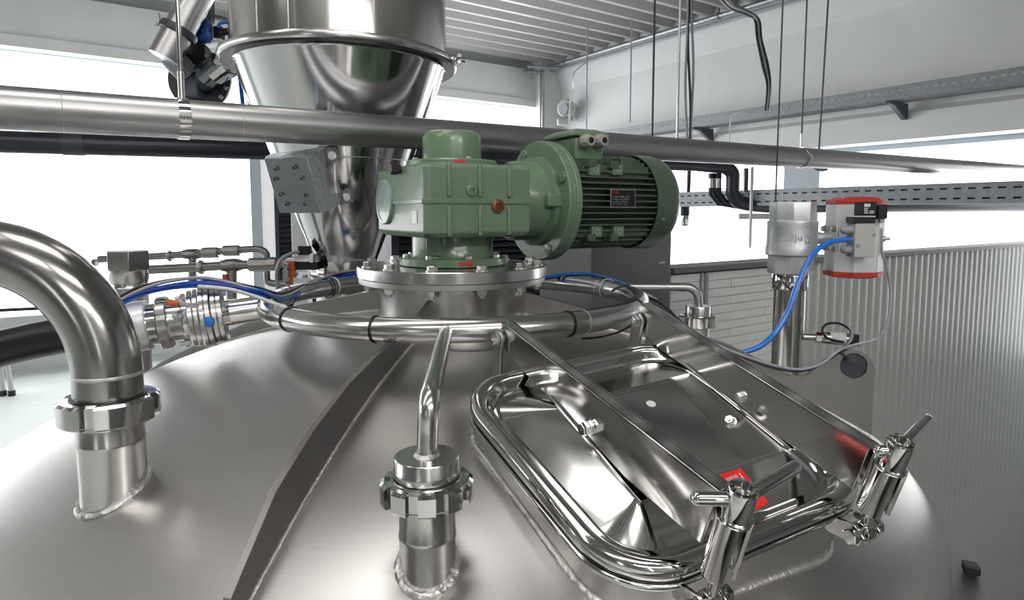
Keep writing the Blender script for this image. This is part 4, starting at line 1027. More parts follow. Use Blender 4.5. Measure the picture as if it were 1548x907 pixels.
# pressure sensor
ps = thing('pressure_sensor', 'small cylindrical pressure sensor screwed to the side of the riser', 'sensor', P(1215, 509, BV.y))
sa = P(1214, 509, BV.y); sb = P(1290, 513, BV.y-.03); sd_ = (sb-sa).normalized()
part('stub', MB().cyl(sa-sd_*.01, sa+sd_*.038, .0105, 20), M_ST, ps)
part('hexagon', MB().hexnut(sa+sd_*.036, sd_, .0175, .020), M_POL, ps, ang=25)
part('body', MB().lathe([(.0170, .054), (.0195, .058), (.0195, .135), (.018, .138)], sa, sd_, 28), M_ST, ps)
part('type_label', MB().lathe([(.0198, .080), (.0198, .125)], sa, sd_, 28), M_LABEL, ps)
part('end_plug', MB().box(sa+sd_*.148, (.024, .036, .038), sd_, V((0, 1, 0)), UP), M_BLACK, ps, bevel=.003)

# ------------------------------------------------------------------ hopper
HX = V((P(524, 400, 2.55).x, 2.55, 0))
def hz_(v): return P(518, v, 2.55).z
hop = thing('hopper', 'tall polished stainless hopper with clamp ring and conical outlet behind the gearbox', 'hopper', V((HX.x, HX.y, hz_(412))))
zr1 = hz_(97)
part('drum', MB().lathe([(.395, zr1+.006), (.401, zr1+.006), (.401, 2.2), (.395, 2.2)], HX, seg=96, closed=True), mat('mirror drum', (.62, .60, .58), .16, 1, rvar=.03, vscale=3, stretch=(3, 3, .3), bump=.06, bscale=3), hop)
part('clamp_ring', MB().lathe([(.400, zr1-.014), (.436, zr1-.014), (.444, zr1-.009), (.446, zr1), (.444, zr1+.009), (.434, zr1+.014), (.400, zr1+.012)], HX, seg=112, closed=True), M_ST, hop)
part('ring_seal', MB().lathe([(.39, zr1-.022), (.434, zr1-.022), (.434, zr1-.013), (.39, zr1-.013)], HX, seg=96, closed=True), M_BLACK, hop)
zs = hz_(245)
M_CONE = mat('mirror cone', (.62, .615, .62), .12, 1, rvar=.03, vscale=4, bump=.05, bscale=3)
part('upper_cone', MB().lathe([(.401, zr1-.018), (.392, zr1-.028), (.262, zs), (.257, zs), (.39, zr1-.018)], HX, seg=96, closed=True), M_CONE, hop)
part('weld_seam', MB().lathe([(.259, zs-.003), (.2635, zs-.001), (.2635, zs+.001), (.259, zs+.003)], HX, seg=96, closed=True), M_WELD, hop)
part('lower_cone', MB().lathe([(.262, zs), (.188, hz_(325)), (.120, hz_(392)), (.116, hz_(392)), (.25, zs)], HX, seg=80, closed=True), M_CONE, hop)
part('outlet_spout', MB().lathe([(.120, hz_(392)), (.117, hz_(396)), (.117, hz_(415)), (.110, hz_(415)), (.110, hz_(392))], HX, seg=56, closed=True), M_POL, hop)
part('outlet_ring', MB().lathe([(.116, hz_(409)), (.138, hz_(409)), (.140, hz_(412)), (.116, hz_(413))], HX, seg=56, closed=True), M_ST, hop)
# drum seams
for az in (-100, -118, -60):
    a = math.radians(az); p = HX + V((math.cos(a), math.sin(a), 0))*.4015
    part('drum_seam', MB().box(p+UP*(zr1+.85), (.0025, .003, 1.66), V((math.cos(a), math.sin(a), 0)), V((-math.sin(a), math.cos(a), 0)), UP), M_WELD, hop)
# ring latch at right
p = HX + V((math.cos(math.radians(-8)), math.sin(math.radians(-8)), 0))*.452; p.z = zr1
part('ring_latch', MB().box(p, (.03, .03, .02), bevel if False else None).hexnut(p+V((.012, -.01, .012)), V((.3, -1, .2)), .010, .012).hexnut(p+V((.012, -.01, -.012)), V((.3, -1, .2)), .010, .012).cyl(p+V((.0, -.03, .0)), p+V((.03, .02, .0)), .005, 10), M_POL, hop, ang=28)
# white sleeve flange below the outlet
bf = thing('outlet_flange', 'pale round slide valve flange under the hopper outlet', 'flange', V((HX.x, HX.y, hz_(440))))
part('disc', MB().lathe([(.03, hz_(414)), (.205, hz_(414)), (.208, hz_(415)), (.208, hz_(428)), (.03, hz_(428))], HX - V((.02, 0, 0)), seg=72), mat('pale grey enamel', (.62, .66, .66), .3, coat=.3), bf)
part('neck', MB().lathe([(.10, hz_(428)), (.10, dome(HX.x, HX.y)-.03)], HX - V((.02, 0, 0)), seg=56), M_ST, bf)
for az in range(0, 360, 45):
    p = HX - V((.02, 0, 0)) + V((math.cos(math.radians(az+10)), math.sin(math.radians(az+10)), 0))*.178; p.z = hz_(414)
    part('bolt', MB().hexnut(p, UP, .012, .010), M_BOLT, bf, ang=28)
# slide valve actuator: orange bracket and black box left of outlet
sv = thing('slide_valve_drive', 'orange bracket with black sensor box left of the hopper outlet', 'valve drive', P(440, 425, 2.45))
def pb2(nm, u0, u1, v0, v1, y0, y1, mt, bevel=.003): return bx2(nm, u0, u1, v0, v1, y0, y1, mt, sv, bevel)
pb2('bracket', 431, 444, 395, 430, 2.40, 2.43, M_ORANGE); pb2('black_box', 444, 479, 396, 408, 2.42, 2.55, M_BLACK)
pb2('bar', 432, 473, 391, 395, 2.40, 2.44, M_ALU, .001); pb2('sensor', 450, 466, 372, 386, 2.42, 2.46, M_BLACK)
pb2('sensor_foot', 444, 470, 386, 391, 2.41, 2.46, M_GREY); pb2('end_stop', 468, 473, 384, 397, 2.39, 2.42, M_ALU, .001)
for v in (402, 412, 421):
    c = P(434, v, 2.395); part('bolt', MB().hexnut(c, V((-.3, -1, 0)), .014, .014), M_BOLT, sv, ang=28)
pb2('support', 432, 460, 428, 440, 2.41, 2.5, M_DULL)
cable('grey looping cable from the black sensor beside the hopper outlet', [P(452, 381, 2.40), P(440, 383, 2.38), P(425, 392, 2.37), P(418, 410, 2.37), P(420, 430, 2.38), P(432, 437, 2.40)], .006, M_GCAB)
# galvanised bracket on the cone
bk = part('bracket', MB().prism([P(399.5, 241, 2.00), P(461.5, 236, 1.96), P(488, 322, 2.03), P(423, 322, 2.08)], V((.002, .006, 0))), M_GALV2, hop, label='angled galvanised bracket plate with punched holes', bevel=.001)
part('bracket_top', MB().prism([P(399.5, 241, 2.00), P(461.5, 236, 1.96), P(497, 223, 2.26), P(480, 222.5, 2.30), P(458, 227, 2.03), P(412, 232, 2.08), P(402, 236, 2.2)], V((0, 0, -.004))), M_GALV, bk)
part('bracket_cheek', MB().prism([P(461.5, 236, 1.96), P(492, 223, 2.22), P(494, 226, 2.25), P(499, 240, 2.30), P(491, 247, 2.22), P(488, 254, 2.18), P(498, 293, 2.2), P(507, 292, 2.28), P(526, 291, 2.37), P(528, 304, 2.38), P(510, 309, 2.28), P(485, 322, 2.03)], V((.005, .002, 0))), M_GALV, bk)
for (pts, uv) in ((((488, 224, 2.20), (507, 222, 2.255), (514, 241, 2.26), (496, 247, 2.22)), (502, 235)), (((513, 289, 2.28), (528, 285, 2.31), (534, 305, 2.31), (517, 309, 2.28)), (523, 298))):
    o = part('bracket_tab', MB().prism([P(*q) for q in pts], V((.001, .006, 0))), M_GALV, bk)
    c = P(uv[0], uv[1], pts[0][2]+.012); hexbolt(bk, c, V((.25, -1, -.1)), .0115, .012)
for u, v in ((418, 255), (446, 253), (417, 270), (457, 269), (425, 294), (463, 294), (434, 308), (462, 308)):
    c = PL(u, v, P(399.5, 241, 2.00), (P(461.5, 236, 1.96)-P(399.5, 241, 2.00)).cross(P(423, 322, 2.08)-P(399.5, 241, 2.00)).normalized())
    nb = (P(461.5, 236, 1.96)-P(399.5, 241, 2.00)).cross(P(423, 322, 2.08)-P(399.5, 241, 2.00)).normalized()
    if nb.y > 0: nb = -nb
    c = c + nb*.006
    part('punched_hole', MB().lathe([(.0080, -.001), (.0080, .0012), (.0062, .0012), (.0062, -.001)], c, nb, 16, closed=True), M_GALV, bk)
    part('hole', MB().lathe([(.0062, -.0005), (.0062, .0004)], c, nb, 16), M_SLATF, bk)

# ------------------------------------------------------------------ overhead pipes
Q = P(680, 205, 2.3); DP = (D1 + UP*.0133).normalized(); RPp = .0535
op = thing('overhead_pipe', 'long worn stainless pipe crossing the whole picture above the tank', 'pipe', Q - DP*1.8)
part('tube', MB().cyl(Q - DP*2.2, Q + DP*5.55, RPp, 48), M_PIPE, op, ang=60)
def tp_(u): 
    k4 = ratio(u, 200); return (k4*Q.y-Q.x)/(DP.x-k4*DP.y)
for u in (363, 96): part('weld_seam', MB().lathe([(RPp-.001, -.002), (RPp+.0006, 0), (RPp-.001, .002)], Q+DP*tp_(u), DP, 40, caps=False), M_WELD, op)
def pipe_hanger(u, lab, wide=.030, ztop=CEIL-.0, rr=.006):
    c = Q + DP*tp_(u); t = thing('pipe_hanger', lab, 'pipe hanger', c - UP*(RPp+.003), 'hangers of the overhead pipe')
    part('band', MB().lathe([(RPp+.0003, -wide/2), (RPp+.0028, -wide/2), (RPp+.0028, wide/2), (RPp+.0003, wide/2)], c, DP, 40, closed=True), M_POL, t)
    sd = -N1*(RPp+.008); part('wing_screw', MB().box(c+sd+UP*.004, (wide*1.1, .010, .010), DP, N1, UP).cyl(c+sd+UP*.012, c+sd-UP*.018, .004, 10).box(c+sd-UP*.014, (wide*1.1, .010, .008), DP, N1, UP), M_POL, t, bevel=.001)
    part('rod', MB().cyl(c+UP*(RPp), V((c.x, c.y, ztop)), rr, 12), M_POL if rr > .005 else M_ROD, t)
    part('rod_socket', MB().cyl(c+UP*RPp, c+UP*(RPp+.075), rr*1.35, 14), M_BOLT, t)
pipe_hanger(277, 'left pipe hanger with wing screw band and steel rod', .028, rr=.0062)
pipe_hanger(1212, 'right pipe hanger with narrow band and dark rod', .016, rr=.0045)
# dark lower pipe
dA = P(0, 214, 3.5); dBv = P(1050, 248, 5.6); dB_ = (dBv-dA); dB_.normalize(); dR = .060
dp = thing('dark_pipe', 'dark insulated pipe running below and behind the long stainless pipe', 'pipe', dA - dB_*2)
e1_ = P(1095, 256, 5.7); e2_ = P(1104, 300, 5.7); e3_ = P(1160, 313, 5.8)
part('tube', MB().tube([dA-dB_*3] + [dA + (dBv-dA)*k5/6 for k5 in range(7)] + [dBv.lerp(P(1099, 253, 5.7), .75)] + smooth([P(1096, 252, 5.7), P(1107, 262, 5.7), P(1108, 280, 5.7), P(1108, 292, 5.7), P(1116, 304, 5.7), P(1132, 309, 5.72)], 4) + [P(1160, 312, 5.8), P(1548, 311, 6.6)], dR, 24), M_DARKP, dp, ang=60)
for u in (1086, 1076):
    part('insulated_branch', MB().tube([P(u, 262, 5.8), P(u, 280, 5.8), P(u, 292, 5.8), P(u+10, 306, 5.85), P(u+45, 312, 5.9)], .030, 16), M_DARKP, dp, ang=60)
    part('sleeve_band', MB().cyl(P(u, 270, 5.79), P(u, 284, 5.79), .033, 16), M_CHROME, dp)
part('pipe_band', MB().lathe([(dR, -.05), (dR+.004, -.05), (dR+.004, .05), (dR, .05)], dA + dB_*.33, dB_, 24, closed=True), M_SLATF, dp)
# hanging lamps / drops at (1035, 310-345)
ld = thing('hanging_lamp', 'small dark hanging lamp with a clear bowl under the lower tray right of the motor', 'lamp', P(1035, 344, 6.5))
part('drop_rod', MB().cyl(P(1042, 256, 6.5), P(1040, 312, 6.5), .020, 12), M_DARKP, ld)
part('lamp_body', MB().lathe([(.030, 0), (.046, .01), (.046, .13), (.05, .14)], P(1036, 305, 6.5), -UP, 20), M_DARKP, ld)
part('bowl', MB().lathe([(.046, 0), (.046, .07), (.042, .095), (.025, .11), (.002, .115)], P(1036, 325, 6.5), -UP, 20), M_CHROME, ld)
part('side_arm', MB().box(P(1046, 310, 6.5), (.12, .03, .035)), M_DARKP, ld)
# grey posts outside the opening
for (u0, u1, v0, v1, Y, lab) in ((1125, 1132, 254, 290, 5.0, 'dark upright strut hanging from the pipe left of the pale post'), (1133, 1140, 252, 375, 5.0, 'pale square post hanging below the lower cable tray')):
    a = P(u0, v1, Y); b = P(u1, v0, Y); mb = MB().hexa([V((a.x, Y, a.z)), V((b.x, Y, a.z)), V((b.x, Y+.03, a.z)), V((a.x, Y+.03, a.z)), V((a.x, Y, b.z+.0)), V((b.x, Y, b.z)), V((b.x, Y+.03, b.z)), V((a.x, Y+.03, b.z))])
    solo('hanging_post', mb, M_DARKP if u0 == 1125 else M_GREY, lab, 'post')
a = P(1117, 327, 5.2); b = P(1166, 327, 5.2); solo('cross_bar', MB().box((a+b)/2, ((b-a).length, .03, .045)), M_GREY, 'short pale grey crossbar behind the hanging post', 'bar')

# ------------------------------------------------------------------ cable trays
def tray(name, label, s, t0, t1, z0, z1, rows, wd, mt, pitch=.085, slot=.045, mf=None):
    th = thing(name, label, 'cable tray', RM(s, t0, z0), 'perforated cable trays')
    H = z1-z0; mb = MB(); zs_ = [0]
    for r in range(rows):
        c = H*(r+.5)/rows if rows > 1 else H*.62
        hs0 = .006 if rows > 1 else .013; zs_ += [c-hs0, c+hs0]
    zs_.append(H); n = int((t1-t0)/pitch)
    for i in range(n):
        ta = t0+i*pitch; tb_ = ta+pitch-slot; tc_ = ta+pitch
        for j in range(len(zs_)-1):
            hole = j % 2 == 1
            cells = [(ta, tb_)] if hole else [(ta, tc_)]
            for (x0, x1) in cells:
                rbox(mb, s, s+.002, x0, x1, z0+zs_[j], z0+zs_[j+1])
    part('near_side', mb, mt, th, ang=5)
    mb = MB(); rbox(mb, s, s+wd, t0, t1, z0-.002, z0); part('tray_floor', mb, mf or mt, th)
    mb = MB(); rbox(mb, s+wd-.002, s+wd, t0, t1, z0, z1 if rows > 1 else z0+.03); part('far_side', mb, mt, th)
    mb = MB(); rbox(mb, s-.004, s+.010, t0, t1, z1, z1+.004); part('lip', mb, mt, th)
    return th
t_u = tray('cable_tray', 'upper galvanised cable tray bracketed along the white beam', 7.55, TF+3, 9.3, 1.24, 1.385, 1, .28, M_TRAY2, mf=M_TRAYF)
for u in (1345, 1052):
    r = PL(u, 165, RM(7.55, 0, 0), D1); tt = r.dot(N1)
    mb = MB().prism([RM(7.50, tt-.02, 1.236), RM(7.935, tt-.02, 1.236), RM(7.935, tt-.02, 1.06), RM(7.88, tt-.02, 1.06), RM(7.62, tt-.02, 1.19), RM(7.50, tt-.02, 1.2)], N1*.05)
    part('console', mb, M_SLATF, t_u, bevel=.003)
t_l = tray('cable_tray', 'lower galvanised cable tray with two rows of slots right of the motor', 5.0, .3, 5.3, .065, .20, 2, .12, M_TRAY)
mb = MB(); rbox(mb, 5.02, 5.10, .3, 5.3, .068, .175); part('shade_fill', mb, M_BLACK, t_l)  # black block stands in for the shade inside the tray behind its slots
# things hanging from above
def vline(u, v, Y, zlo, zhi, r, mt, lab, name='hanging_rod', cat='rod'):
    p = P(u, v, Y); return solo(name, MB().cyl(V((p.x, p.y, zlo)), V((p.x, p.y, zhi)), r, 8), mt, lab, cat, 'rods hanging from the ceiling')
CZ = CEIL-.1
vline(887, 150, 10.2, 1.25, CZ, .011, M_GCAB, 'farthest thin grey rod hanging above the motor terminal box')
vline(953, 150, 9.4, 1.3, CZ, .011, M_GCAB, 'second thin grey rod from the corner, above the motor')
vline(987, 150, 5.4, .46, CZ, .009, M_ROD, 'dark slim rod between the two grey rods above the fan cowl')
vline(1025, 150, 5.5, .47, CZ, .010, M_BOLT, 'bright steel rod left of the black cable bundle')
vline(1178, 150, 3.3, -.02, CZ, .0045, M_ROD, 'thin dark rod passing down in front of the long pipe left of the right hanger')
p1 = P(1252, 0, 4.6); p2 = P(1238, 226, 4.6); 
up_ = (p1-p2).normalized(); top = p2 + up_*((CZ-p2.z)/up_.z)
solo('hanging_rod', MB().cyl(p2, top, .0065, 8), M_ROD, 'slanting dark rod right of the right pipe hanger', 'rod', 'rods hanging from the ceiling')
solo('roller', MB().lathe([(.055, -.02), (.075, -.02), (.075, -.008), (.05, -.004), (.05, .004), (.075, .008), (.075, .02), (.055, .02)], P(1243, 243, 4.65), V((.9, .4, 0)), 24).cyl(P(1238, 226, 4.6), P(1243, 243, 4.65), .01, 8), M_DARKP, 'dark grooved roller hanging behind the long pipe', 'roller')
for i, (du, mt) in enumerate(((-3, M_GCAB), (0, M_BLACK), (3, M_GCAB))):
    pts = [P(1042+du*1.4+2*math.sin(j*1.1+i*2), v, 5.2) for j, v in enumerate((-60, 0, 40, 80, 120, 160, 200, 232))]
    top = pts[0]; pts = [V((top.x, top.y, CZ))] + pts
    cable('%s cable of the bundle hanging left of the white beam' % ('left grey', 'middle black', 'right grey')[i], pts, .010, mt, group='cables hanging from the ceiling')
for i in range(3):
    pts = [P(1075+i*4, -20-i*4, 5.6), P(1100+i*3, 10-i*3, 6.0), P(1128, 22-i*3, 6.4), P(1141+i*3, 30, 6.6), P(1145+i*3, 60, 6.6), P(1153+i*4, 100, 6.6), P(1160+i*2, 130, 6.6), P(1157+i*2, 166, 6.8)]
    cable('%s cable dropping from the ceiling pipe to the upper tray' % ('leftmost dark', 'middle grey', 'rightmost dark')[i], pts, .013, (M_BLACK, M_GCAB, M_BLACK)[i], group='cables hanging from the ceiling')
cable('short white cable hanging off the upper tray beside the cable bundle', [P(1118, 170, 6.9), P(1108, 172, 6.9), P(1104, 185, 6.9), P(1103, 205, 6.9), P(1103, 216, 6.9)], .008, M_WCAB)
cable('white wire hanging down the pillar in front of the floodlight', [RM(7.85, 9.0, 2.7), P(867, 112, 9.6), P(867, 135, 9.6), P(862, 155, 9.6), P(860, 192, 9.6)], .012, M_WCAB)
# ceiling conduit
cnd = thing('conduit', 'galvanised conduit running along the joint of ceiling and right wall', 'conduit', RM(7.75, 0, 2.70))
part('long_run', MB().cyl(RM(7.70, -3, 2.765), RM(7.70, 10.0, 2.765), .035, 12), M_GALV, cnd)
part('second_run', MB().cyl(RM(7.78, -3, 2.70), RM(7.78, 10.0, 2.70), .022, 12), M_GCAB, cnd)
part('left_branch', MB().cyl(RM(7.70, 9.6, 2.70), RM(7.0, 9.6, 2.64), .030, 12), M_GALV, cnd)
part('drop_pipe', MB().tube(smooth([RM(7.1, 9.9, 2.62), RM(7.45, 9.84, 2.62), RM(7.52, 9.84, 2.5), RM(7.52, 9.84, .9)], 5), .030, 10), M_GALV, cnd)
for tt in (9.4, 6.0, 3.2): part('clip', MB().lathe([(.036, -.015), (.045, -.015), (.045, .015), (.036, .015)], RM(7.70, tt, 2.765), N1, 12, closed=True).cyl(RM(7.70, tt, 2.80), RM(7.70, tt, 2.95), .012, 8), M_TRIM, cnd)
# floodlight on the pillar
fp = P(852, 176, 12.0)
fp = RM(7.72, 9.5, P(852, 176, (RM(7.72, 9.5, 0)).y).z)
fd = thing('floodlight', 'small grey floodlight with a box below on the white corner pillar', 'floodlight', fp - UP*.25)
rc_ = V((fp.x, fp.y, 0)); Yf = fp.y - .15
part('lamp_head', MB().lathe([(.10, 0), (.16, .03), (.17, .14), (.14, .17)], P(860, 165, Yf+.1), V((-.6, -1, 0)), 24), M_GREY, fd)
part('lens', MB().lathe([(.10, 0), (.10, .02)], P(852, 165, Yf-.07), V((-.75, -1, 0)), 24), M_GCAB, fd)
part('lower_box', MB().box(P(852, 184, Yf), (.24, .16, .14)), M_GREY, fd, bevel=.03)
part('bracket', MB().box(P(864, 172, Yf+.18), (.05, .22, .28)), M_GREY, fd)

# ------------------------------------------------------------------ cabinet, louvres
mb = MB(); rbox(mb, 1.742+.0, 2.216, 1.95, 2.30, LOW, .17)
cb = solo('grey_cabinet', mb, M_COLG, 'plain dark grey upright cabinet behind the motor', 'cabinet', bevel=.004)
for i in range(9):
    u0 = 978 + (i % 3)*9 + random.uniform(-2, 2)
    pts = [P(u0-6+i*2, 355, 2.86), P(u0+random.uniform(-3, 3), 378, 2.86), P(986+i*1.6, 397, 2.84), P(u0+random.uniform(-4, 4), 420, 2.86), P(u0+random.uniform(-4, 4), 460, 2.86), P(u0, 520, 2.88)]
    cable('grey cables hanging in a tied bunch down the front of the grey cabinet', pts, .0055, M_GCAB if i % 2 else M_COLG, group='bunch of cables on the grey cabinet')
solo('bundle_band', MB().tube([P(994, 396, 2.85) + V((.030*math.cos(t), .026*math.sin(t), .004*math.sin(t))) for t in [i*PI/10 for i in range(20)]], .005, 8, closed=True), M_GCAB, 'grey band tying the cable bunch on the cabinet', 'cable tie')
def louvre(s0, s1, tt, z0, z1, pitch, label, fr=.04, base_z=FLOOR):
    t = thing('louvred_unit', label, 'louvre', RM((s0+s1)/2, tt, base_z), 'black louvred cooling units')
    mb = MB(); rbox(mb, s0, s1, tt+.05, tt+.5, base_z, z1); part('casing', mb, M_SLATB, t)
    for (a, b) in ((s0, s0+fr), (s1-fr, s1)):
        mb = MB(); rbox(mb, a, b, tt-.02, tt+.05, z0, z1); part('side_frame', mb, M_SLATF, t)
    z = z1-.02; base = None
    while z > z0:
        c = RM((s0+s1)/2, tt+.015, z)
        if base is None:
            base = part('slat', MB().box(c, (s1-s0-2*fr, .05, .006), D1, (N1*.8+UP*.6).normalized()), M_SLATF, t, org=c)
        else: clone(base, c, t)
        z -= pitch
    return t
louvre(1.33, 2.70, 3.0, -.75, .27, .035, 'near black louvred unit between the gearbox and the grey cabinet', base_z=LOW)
louvre(1.80, 3.35, 7.0, -1.3, .62, .055, 'far black louvred unit seen left of the hopper cone')
mb = MB(); a = P(439, 322, 5.6); b = P(461, 322, 5.6); mb.hexa([V((a.x, 5.6, FLOOR)), V((b.x, 5.6, FLOOR)), V((b.x, 5.75, FLOOR)), V((a.x, 5.75, FLOOR)), V((a.x, 5.6, .45)), V((b.x, 5.6, .45)), V((b.x, 5.75, .45)), V((a.x, 5.75, .45))])
solo('white_post', mb, M_WHITE, 'white square post in front of the far black louvred unit', 'post', bevel=.01)
mb = MB(); a = P(379, 300, 7.4); b = P(400, 300, 7.4); rr2 = .1
mb.hexa([V((a.x, 7.4, FLOOR)), V((b.x, 7.4, FLOOR)), V((b.x, 7.6, FLOOR)), V((a.x, 7.6, FLOOR)), V((a.x, 7.4, CEIL)), V((b.x, 7.4, CEIL)), V((b.x, 7.6, CEIL)), V((a.x, 7.6, CEIL))])
struct('trim_4', mb, M_PALEW)
mb = MB(); a = P(403, 300, 7.3); b = P(409, 300, 7.3); mb.hexa([V((a.x, 7.3, FLOOR)), V((b.x, 7.3, FLOOR)), V((b.x, 7.36, FLOOR)), V((a.x, 7.36, FLOOR)), V((a.x, 7.3, .9)), V((b.x, 7.3, .9)), V((b.x, 7.36, .9)), V((a.x, 7.36, .9))])
solo('white_post', mb, M_WHITE, 'thin white post beside the pale blue column left of the hopper', 'post')

# ------------------------------------------------------------------ left background: riser, pipe manifold, low parts
RX = V((P(196, 430, 2.2).x, 2.2, 0))
hr_ = thing('capped_riser', 'upright riser pipe with a large hexagonal cap behind the inline valve', 'pipe', V((RX.x, RX.y, dome(RX.x, RX.y))))
def zx(v): return P(196, v, 2.2).z
part('pipe', MB().lathe([(.056, _kz-.1), (.056, zx(432))], RX, seg=40), M_DULL, hr_)
part('collar', MB().lathe([(.060, zx(434)), (.0575, zx(432)), (.0575, zx(424)), (.060, zx(422)), (.060, zx(406))], RX, seg=40), M_ST, hr_)
part('hexagonal_cap', MB().lathe([(.067, zx(408)), (.071, zx(404)), (.071, zx(381)), (.069, zx(379))], RX, seg=6, ref=V((.55, 1, 0))), M_PLATE, hr_, bevel=.002, ang=25)
def mpipe(name, label, path, r, tees, valves, Y):
    t = thing(name, label, 'pipe', P(path[0][0], path[0][1]+60, Y), 'small pipes behind the inline valve')
    part('tube', MB().tube(smooth([P(u, v, Y) for u, v in path], 4), r, 16), M_PLATE, t, ang=60)
    for (u, v, h) in tees: part('branch', MB().cyl(P(u, v, Y), P(u, v+h, Y), r*1.15, 16).lathe([(r*1.1, -.05), (r*1.5, -.02), (r*1.5, .02), (r*1.1, .05)], P(u, v, Y), D1, 16), M_PLATE, t)
    for (u, v, w_) in valves: part('fitting', MB().lathe([(r*1.3, -w_/2), (r*1.55, -w_/2+.006), (r*1.55, w_/2-.006), (r*1.3, w_/2)], P(u, v, Y), V((1, 0, .02)), 8), M_PLATE, t, ang=25)
    return t
mpipe('small_pipe', 'upper small pipe with tee and elbow behind the hexagonal cap', [(150, 392), (170, 391), (260, 386), (330, 380), (372, 377), (392, 377), (402, 383), (404, 395), (404, 420), (410, 428), (440, 430)], .018, [(291, 384, 50)], [(257, 387, .02), (318, 382, .09), (350, 379, .09)], 3.3)
mp2 = mpipe('small_pipe', 'lower small pipe with tee and red handle behind the tube bundle', [(222, 408), (300, 404), (350, 401), (410, 399), (450, 394)], .021, [(350, 401, 60)], [(304, 404, .025), (392, 400, .10), (412, 399, .05)], 3.0)
part('red_handle', MB().box(P(340, 421, 2.97), (.02, .01, .04)), M_RED, mp2)
part('valve_knob', MB().lathe([(.018, -.01), (.018, .01)], P(144, 397, 3.3), V((1, 0, 0)), 16), M_PLATE, mp2)
# back rail and floor level things at the left
mb = MB(); a = RM(-5.2, 6.9, -1.17); 
rl = [P(-200, 478, 6.4), P(0, 469, 6.6), P(90, 465, 6.8), P(180, 462, 7.0)]
cable('thin black cable lying along the low window sill at far left', rl, .018, M_BLACK)
st_ = thing('stool', 'grey stool legs with black feet standing on the pale floor at the left edge', 'stool', P(5, 573, 7.0))
for u0, u1 in ((10, 16), (0, 3)):
    a = P(u0, 556, 6.9); b = V((P(u1, 570, 6.9).x, 6.9, FLOOR)); part('leg', MB().cyl(V((a.x, a.y, FLOOR+.42)), b+UP*.05, .025, 10), M_GREY, st_); part('foot', MB().cyl(b, b+UP*.06, .035, 10), M_BLACK, st_)
a = P(-8, 556, 6.9); part('seat', MB().lathe([(.20, 0), (.21, .02), (.20, .05)], V((a.x+.03, 6.9, FLOOR+.42)), UP, 24), M_GREY, st_)

# ------------------------------------------------------------------ diverter valve, top left
YD = 2.75
dv = thing('diverter_valve', 'two-way tube diverter with blue actuator and dark round base at top left', 'valve', P(304, 155, YD))
part('base_plate', MB().lathe([(.125, 0), (.128, .004), (.128, .022), (.125, .026)], P(304, 122, YD+.06), V((.1, -1, .05)), 48), mat('dark grey cast housing', (.065, .07, .09), .35), dv)
for an in range(200, 345, 24):
    c = P(304, 122, YD+.03) + V((math.cos(math.radians(an)), 0, math.sin(math.radians(an))))*.108
    part('bolt', MB().lathe([(.010, 0), (.009, .006)], c, V((.1, -1, .05)), 10), M_CHROME, dv)
part('block', MB().box(P(292, 131, YD), (.075, .10, .085)), M_GCAB if False else mat('grey diverter block', (.14, .15, .19), .35), dv, bevel=.006)
part('left_bore', MB().lathe([(.050, -.05), (.050, .07), (.04, .08)], P(282, 108, YD-.02), P(250, 75, YD-.08)-P(290, 115, YD), 32), M_SLATF, dv)
part('right_bore', MB().lathe([(.052, -.06), (.052, .05), (.045, .06)], P(318, 110, YD-.02), P(345, 92, YD-.05)-P(310, 118, YD), 32), M_SLATF, dv)
part('clear_tube', MB().lathe([(.050, 0), (.050, .09), (.046, .09), (.046, 0)], P(285, 112, YD-.06), P(262, 85, YD-.1)-P(290, 115, YD-.05), 32, closed=True), M_CLEAR, dv)
part('clear_tube', MB().lathe([(.050, 0), (.050, .10), (.046, .10), (.046, 0)], P(312, 116, YD-.06), P(340, 92, YD-.1)-P(310, 118, YD-.05), 32, closed=True), M_CLEAR, dv)
part('black_bridge', MB().lathe([(.048, 0), (.048, .06)], P(303, 84, YD+.02), V((0, -1, 0)), 28), M_BLACK, dv)
part('bracket', MB().box(P(300, 66.5, YD+.02), (.22, .09, .008)), M_ALU, dv)
ba = part('blue_actuator', MB().box(P(307, 47, YD-.03), (.062, .06, .090)), M_BVALVE, dv, bevel=.012, seg=3, label='bright blue actuator block')
part('actuator_face', MB().lathe([(.029, 0), (.029, .006), (.026, .008), (.006, .008)], P(305, 48, YD-.060), V((0, -1, 0)), 32), M_BVALVE, ba)
part('actuator_bolt', MB().hexnut(P(303, 50, YD-.068), V((0, -1, 0)), .008, .006), M_BLACK, ba)
part('fitting', MB().box(P(331, 50, YD+.03), (.035, .04, .05)), M_BLACK, dv, bevel=.004); part('plug', MB().cyl(P(333, 50, YD), P(346, 47, YD), .014, 14), M_BLACK, dv)
part('side_panel', MB().box(P(352, 50, YD+.10), (.045, .01, .14)), M_ALU, dv)
part('black_post', MB().box(P(312, 15, YD+.08), (.05, .05, .11)), M_BLACK, dv, bevel=.004)
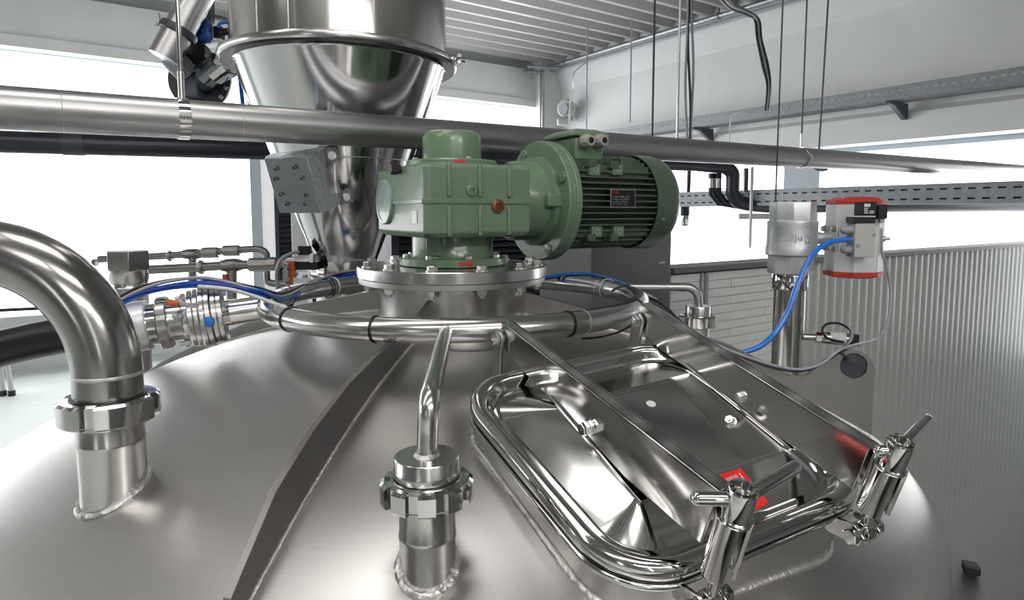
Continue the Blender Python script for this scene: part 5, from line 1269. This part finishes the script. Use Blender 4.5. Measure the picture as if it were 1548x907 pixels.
cable('bright blue hose loop at the diverter valve', [P(330, 42, YD-.02), P(332, 36, YD-.02), P(342, 34, YD-.01), P(352, 38, YD)], .007, M_BLUE, name='air_tube', cat='tube')
cable('bright blue hose hanging beside the hopper cone', [P(361, 70, YD+.05), P(361, 95, YD+.05), P(363, 120, YD+.05), P(367, 158, YD+.05), P(369, 190, YD+.05)], .009, M_BLUE, name='air_tube', cat='tube')
cable('grey hose arching behind the blue actuator', [P(300, 28, YD), P(315, 24, YD), P(335, 26, YD+.02), P(356, 34, YD+.04)], .006, M_GCAB, name='air_tube', cat='tube')
# conveying tubes with couplings
ct_ = thing('conveying_tube', 'wide steel conveying tube slanting down from the ceiling to the diverter', 'tube', P(250, 90, YD-.15))
ax0 = P(306, -20, YD-.1); ax1 = P(248, 88, YD-.16)
part('tube', MB().cyl(ax0 + (ax0-ax1)*1.6, ax1, .058, 40), M_PIPE, ct_, ang=60)
mid = P(270, 48, YD-.14); axd = (ax0-ax1).normalized()
mid = ax1 + axd*((mid-ax1).dot(axd))
part('coupling', MB().lathe([(.058, -.016), (.070, -.014), (.073, 0), (.070, .014), (.058, .016)], mid, axd, 40, closed=True), M_SLATF, ct_)
cw = P(243, 38, YD-.16); part('coupling_screw', MB().cyl(cw-V((.02, .0, 0)), cw+V((.03, 0, .01)), .004, 8).hexnut(cw, V((-1, 0, 0)), .009, .01).cyl(cw+V((0, 0, 0)), cw+V((-.004, 0, .045)), .003, 8), M_CHROME, ct_)
ls = thing('hopper_inlet_tube', 'short steel tube with clamps joining the diverter to the hopper ring', 'tube', P(345, 100, YD-.1))
h0 = P(326, 112, YD-.08); h1 = P(357, 88, YD-.12); part('tube', MB().cyl(h0, h1, .045, 32), M_POL, ls)
part('band', MB().lathe([(.046, -.012), (.050, -.012), (.050, .012), (.046, .012)], h0.lerp(h1, .55), h1-h0, 32, closed=True), M_CHROME, ls)
for u, v in ((335, 67), (331, 86), (328, 94), (338, 80)): c = P(u, v, YD-.15); part('clamp_nut', MB().hexnut(c, V((.3, -1, .2)), .012, .014).cyl(c, c+V((0, .05, 0)), .005, 8), M_CHROME, ls, ang=28)
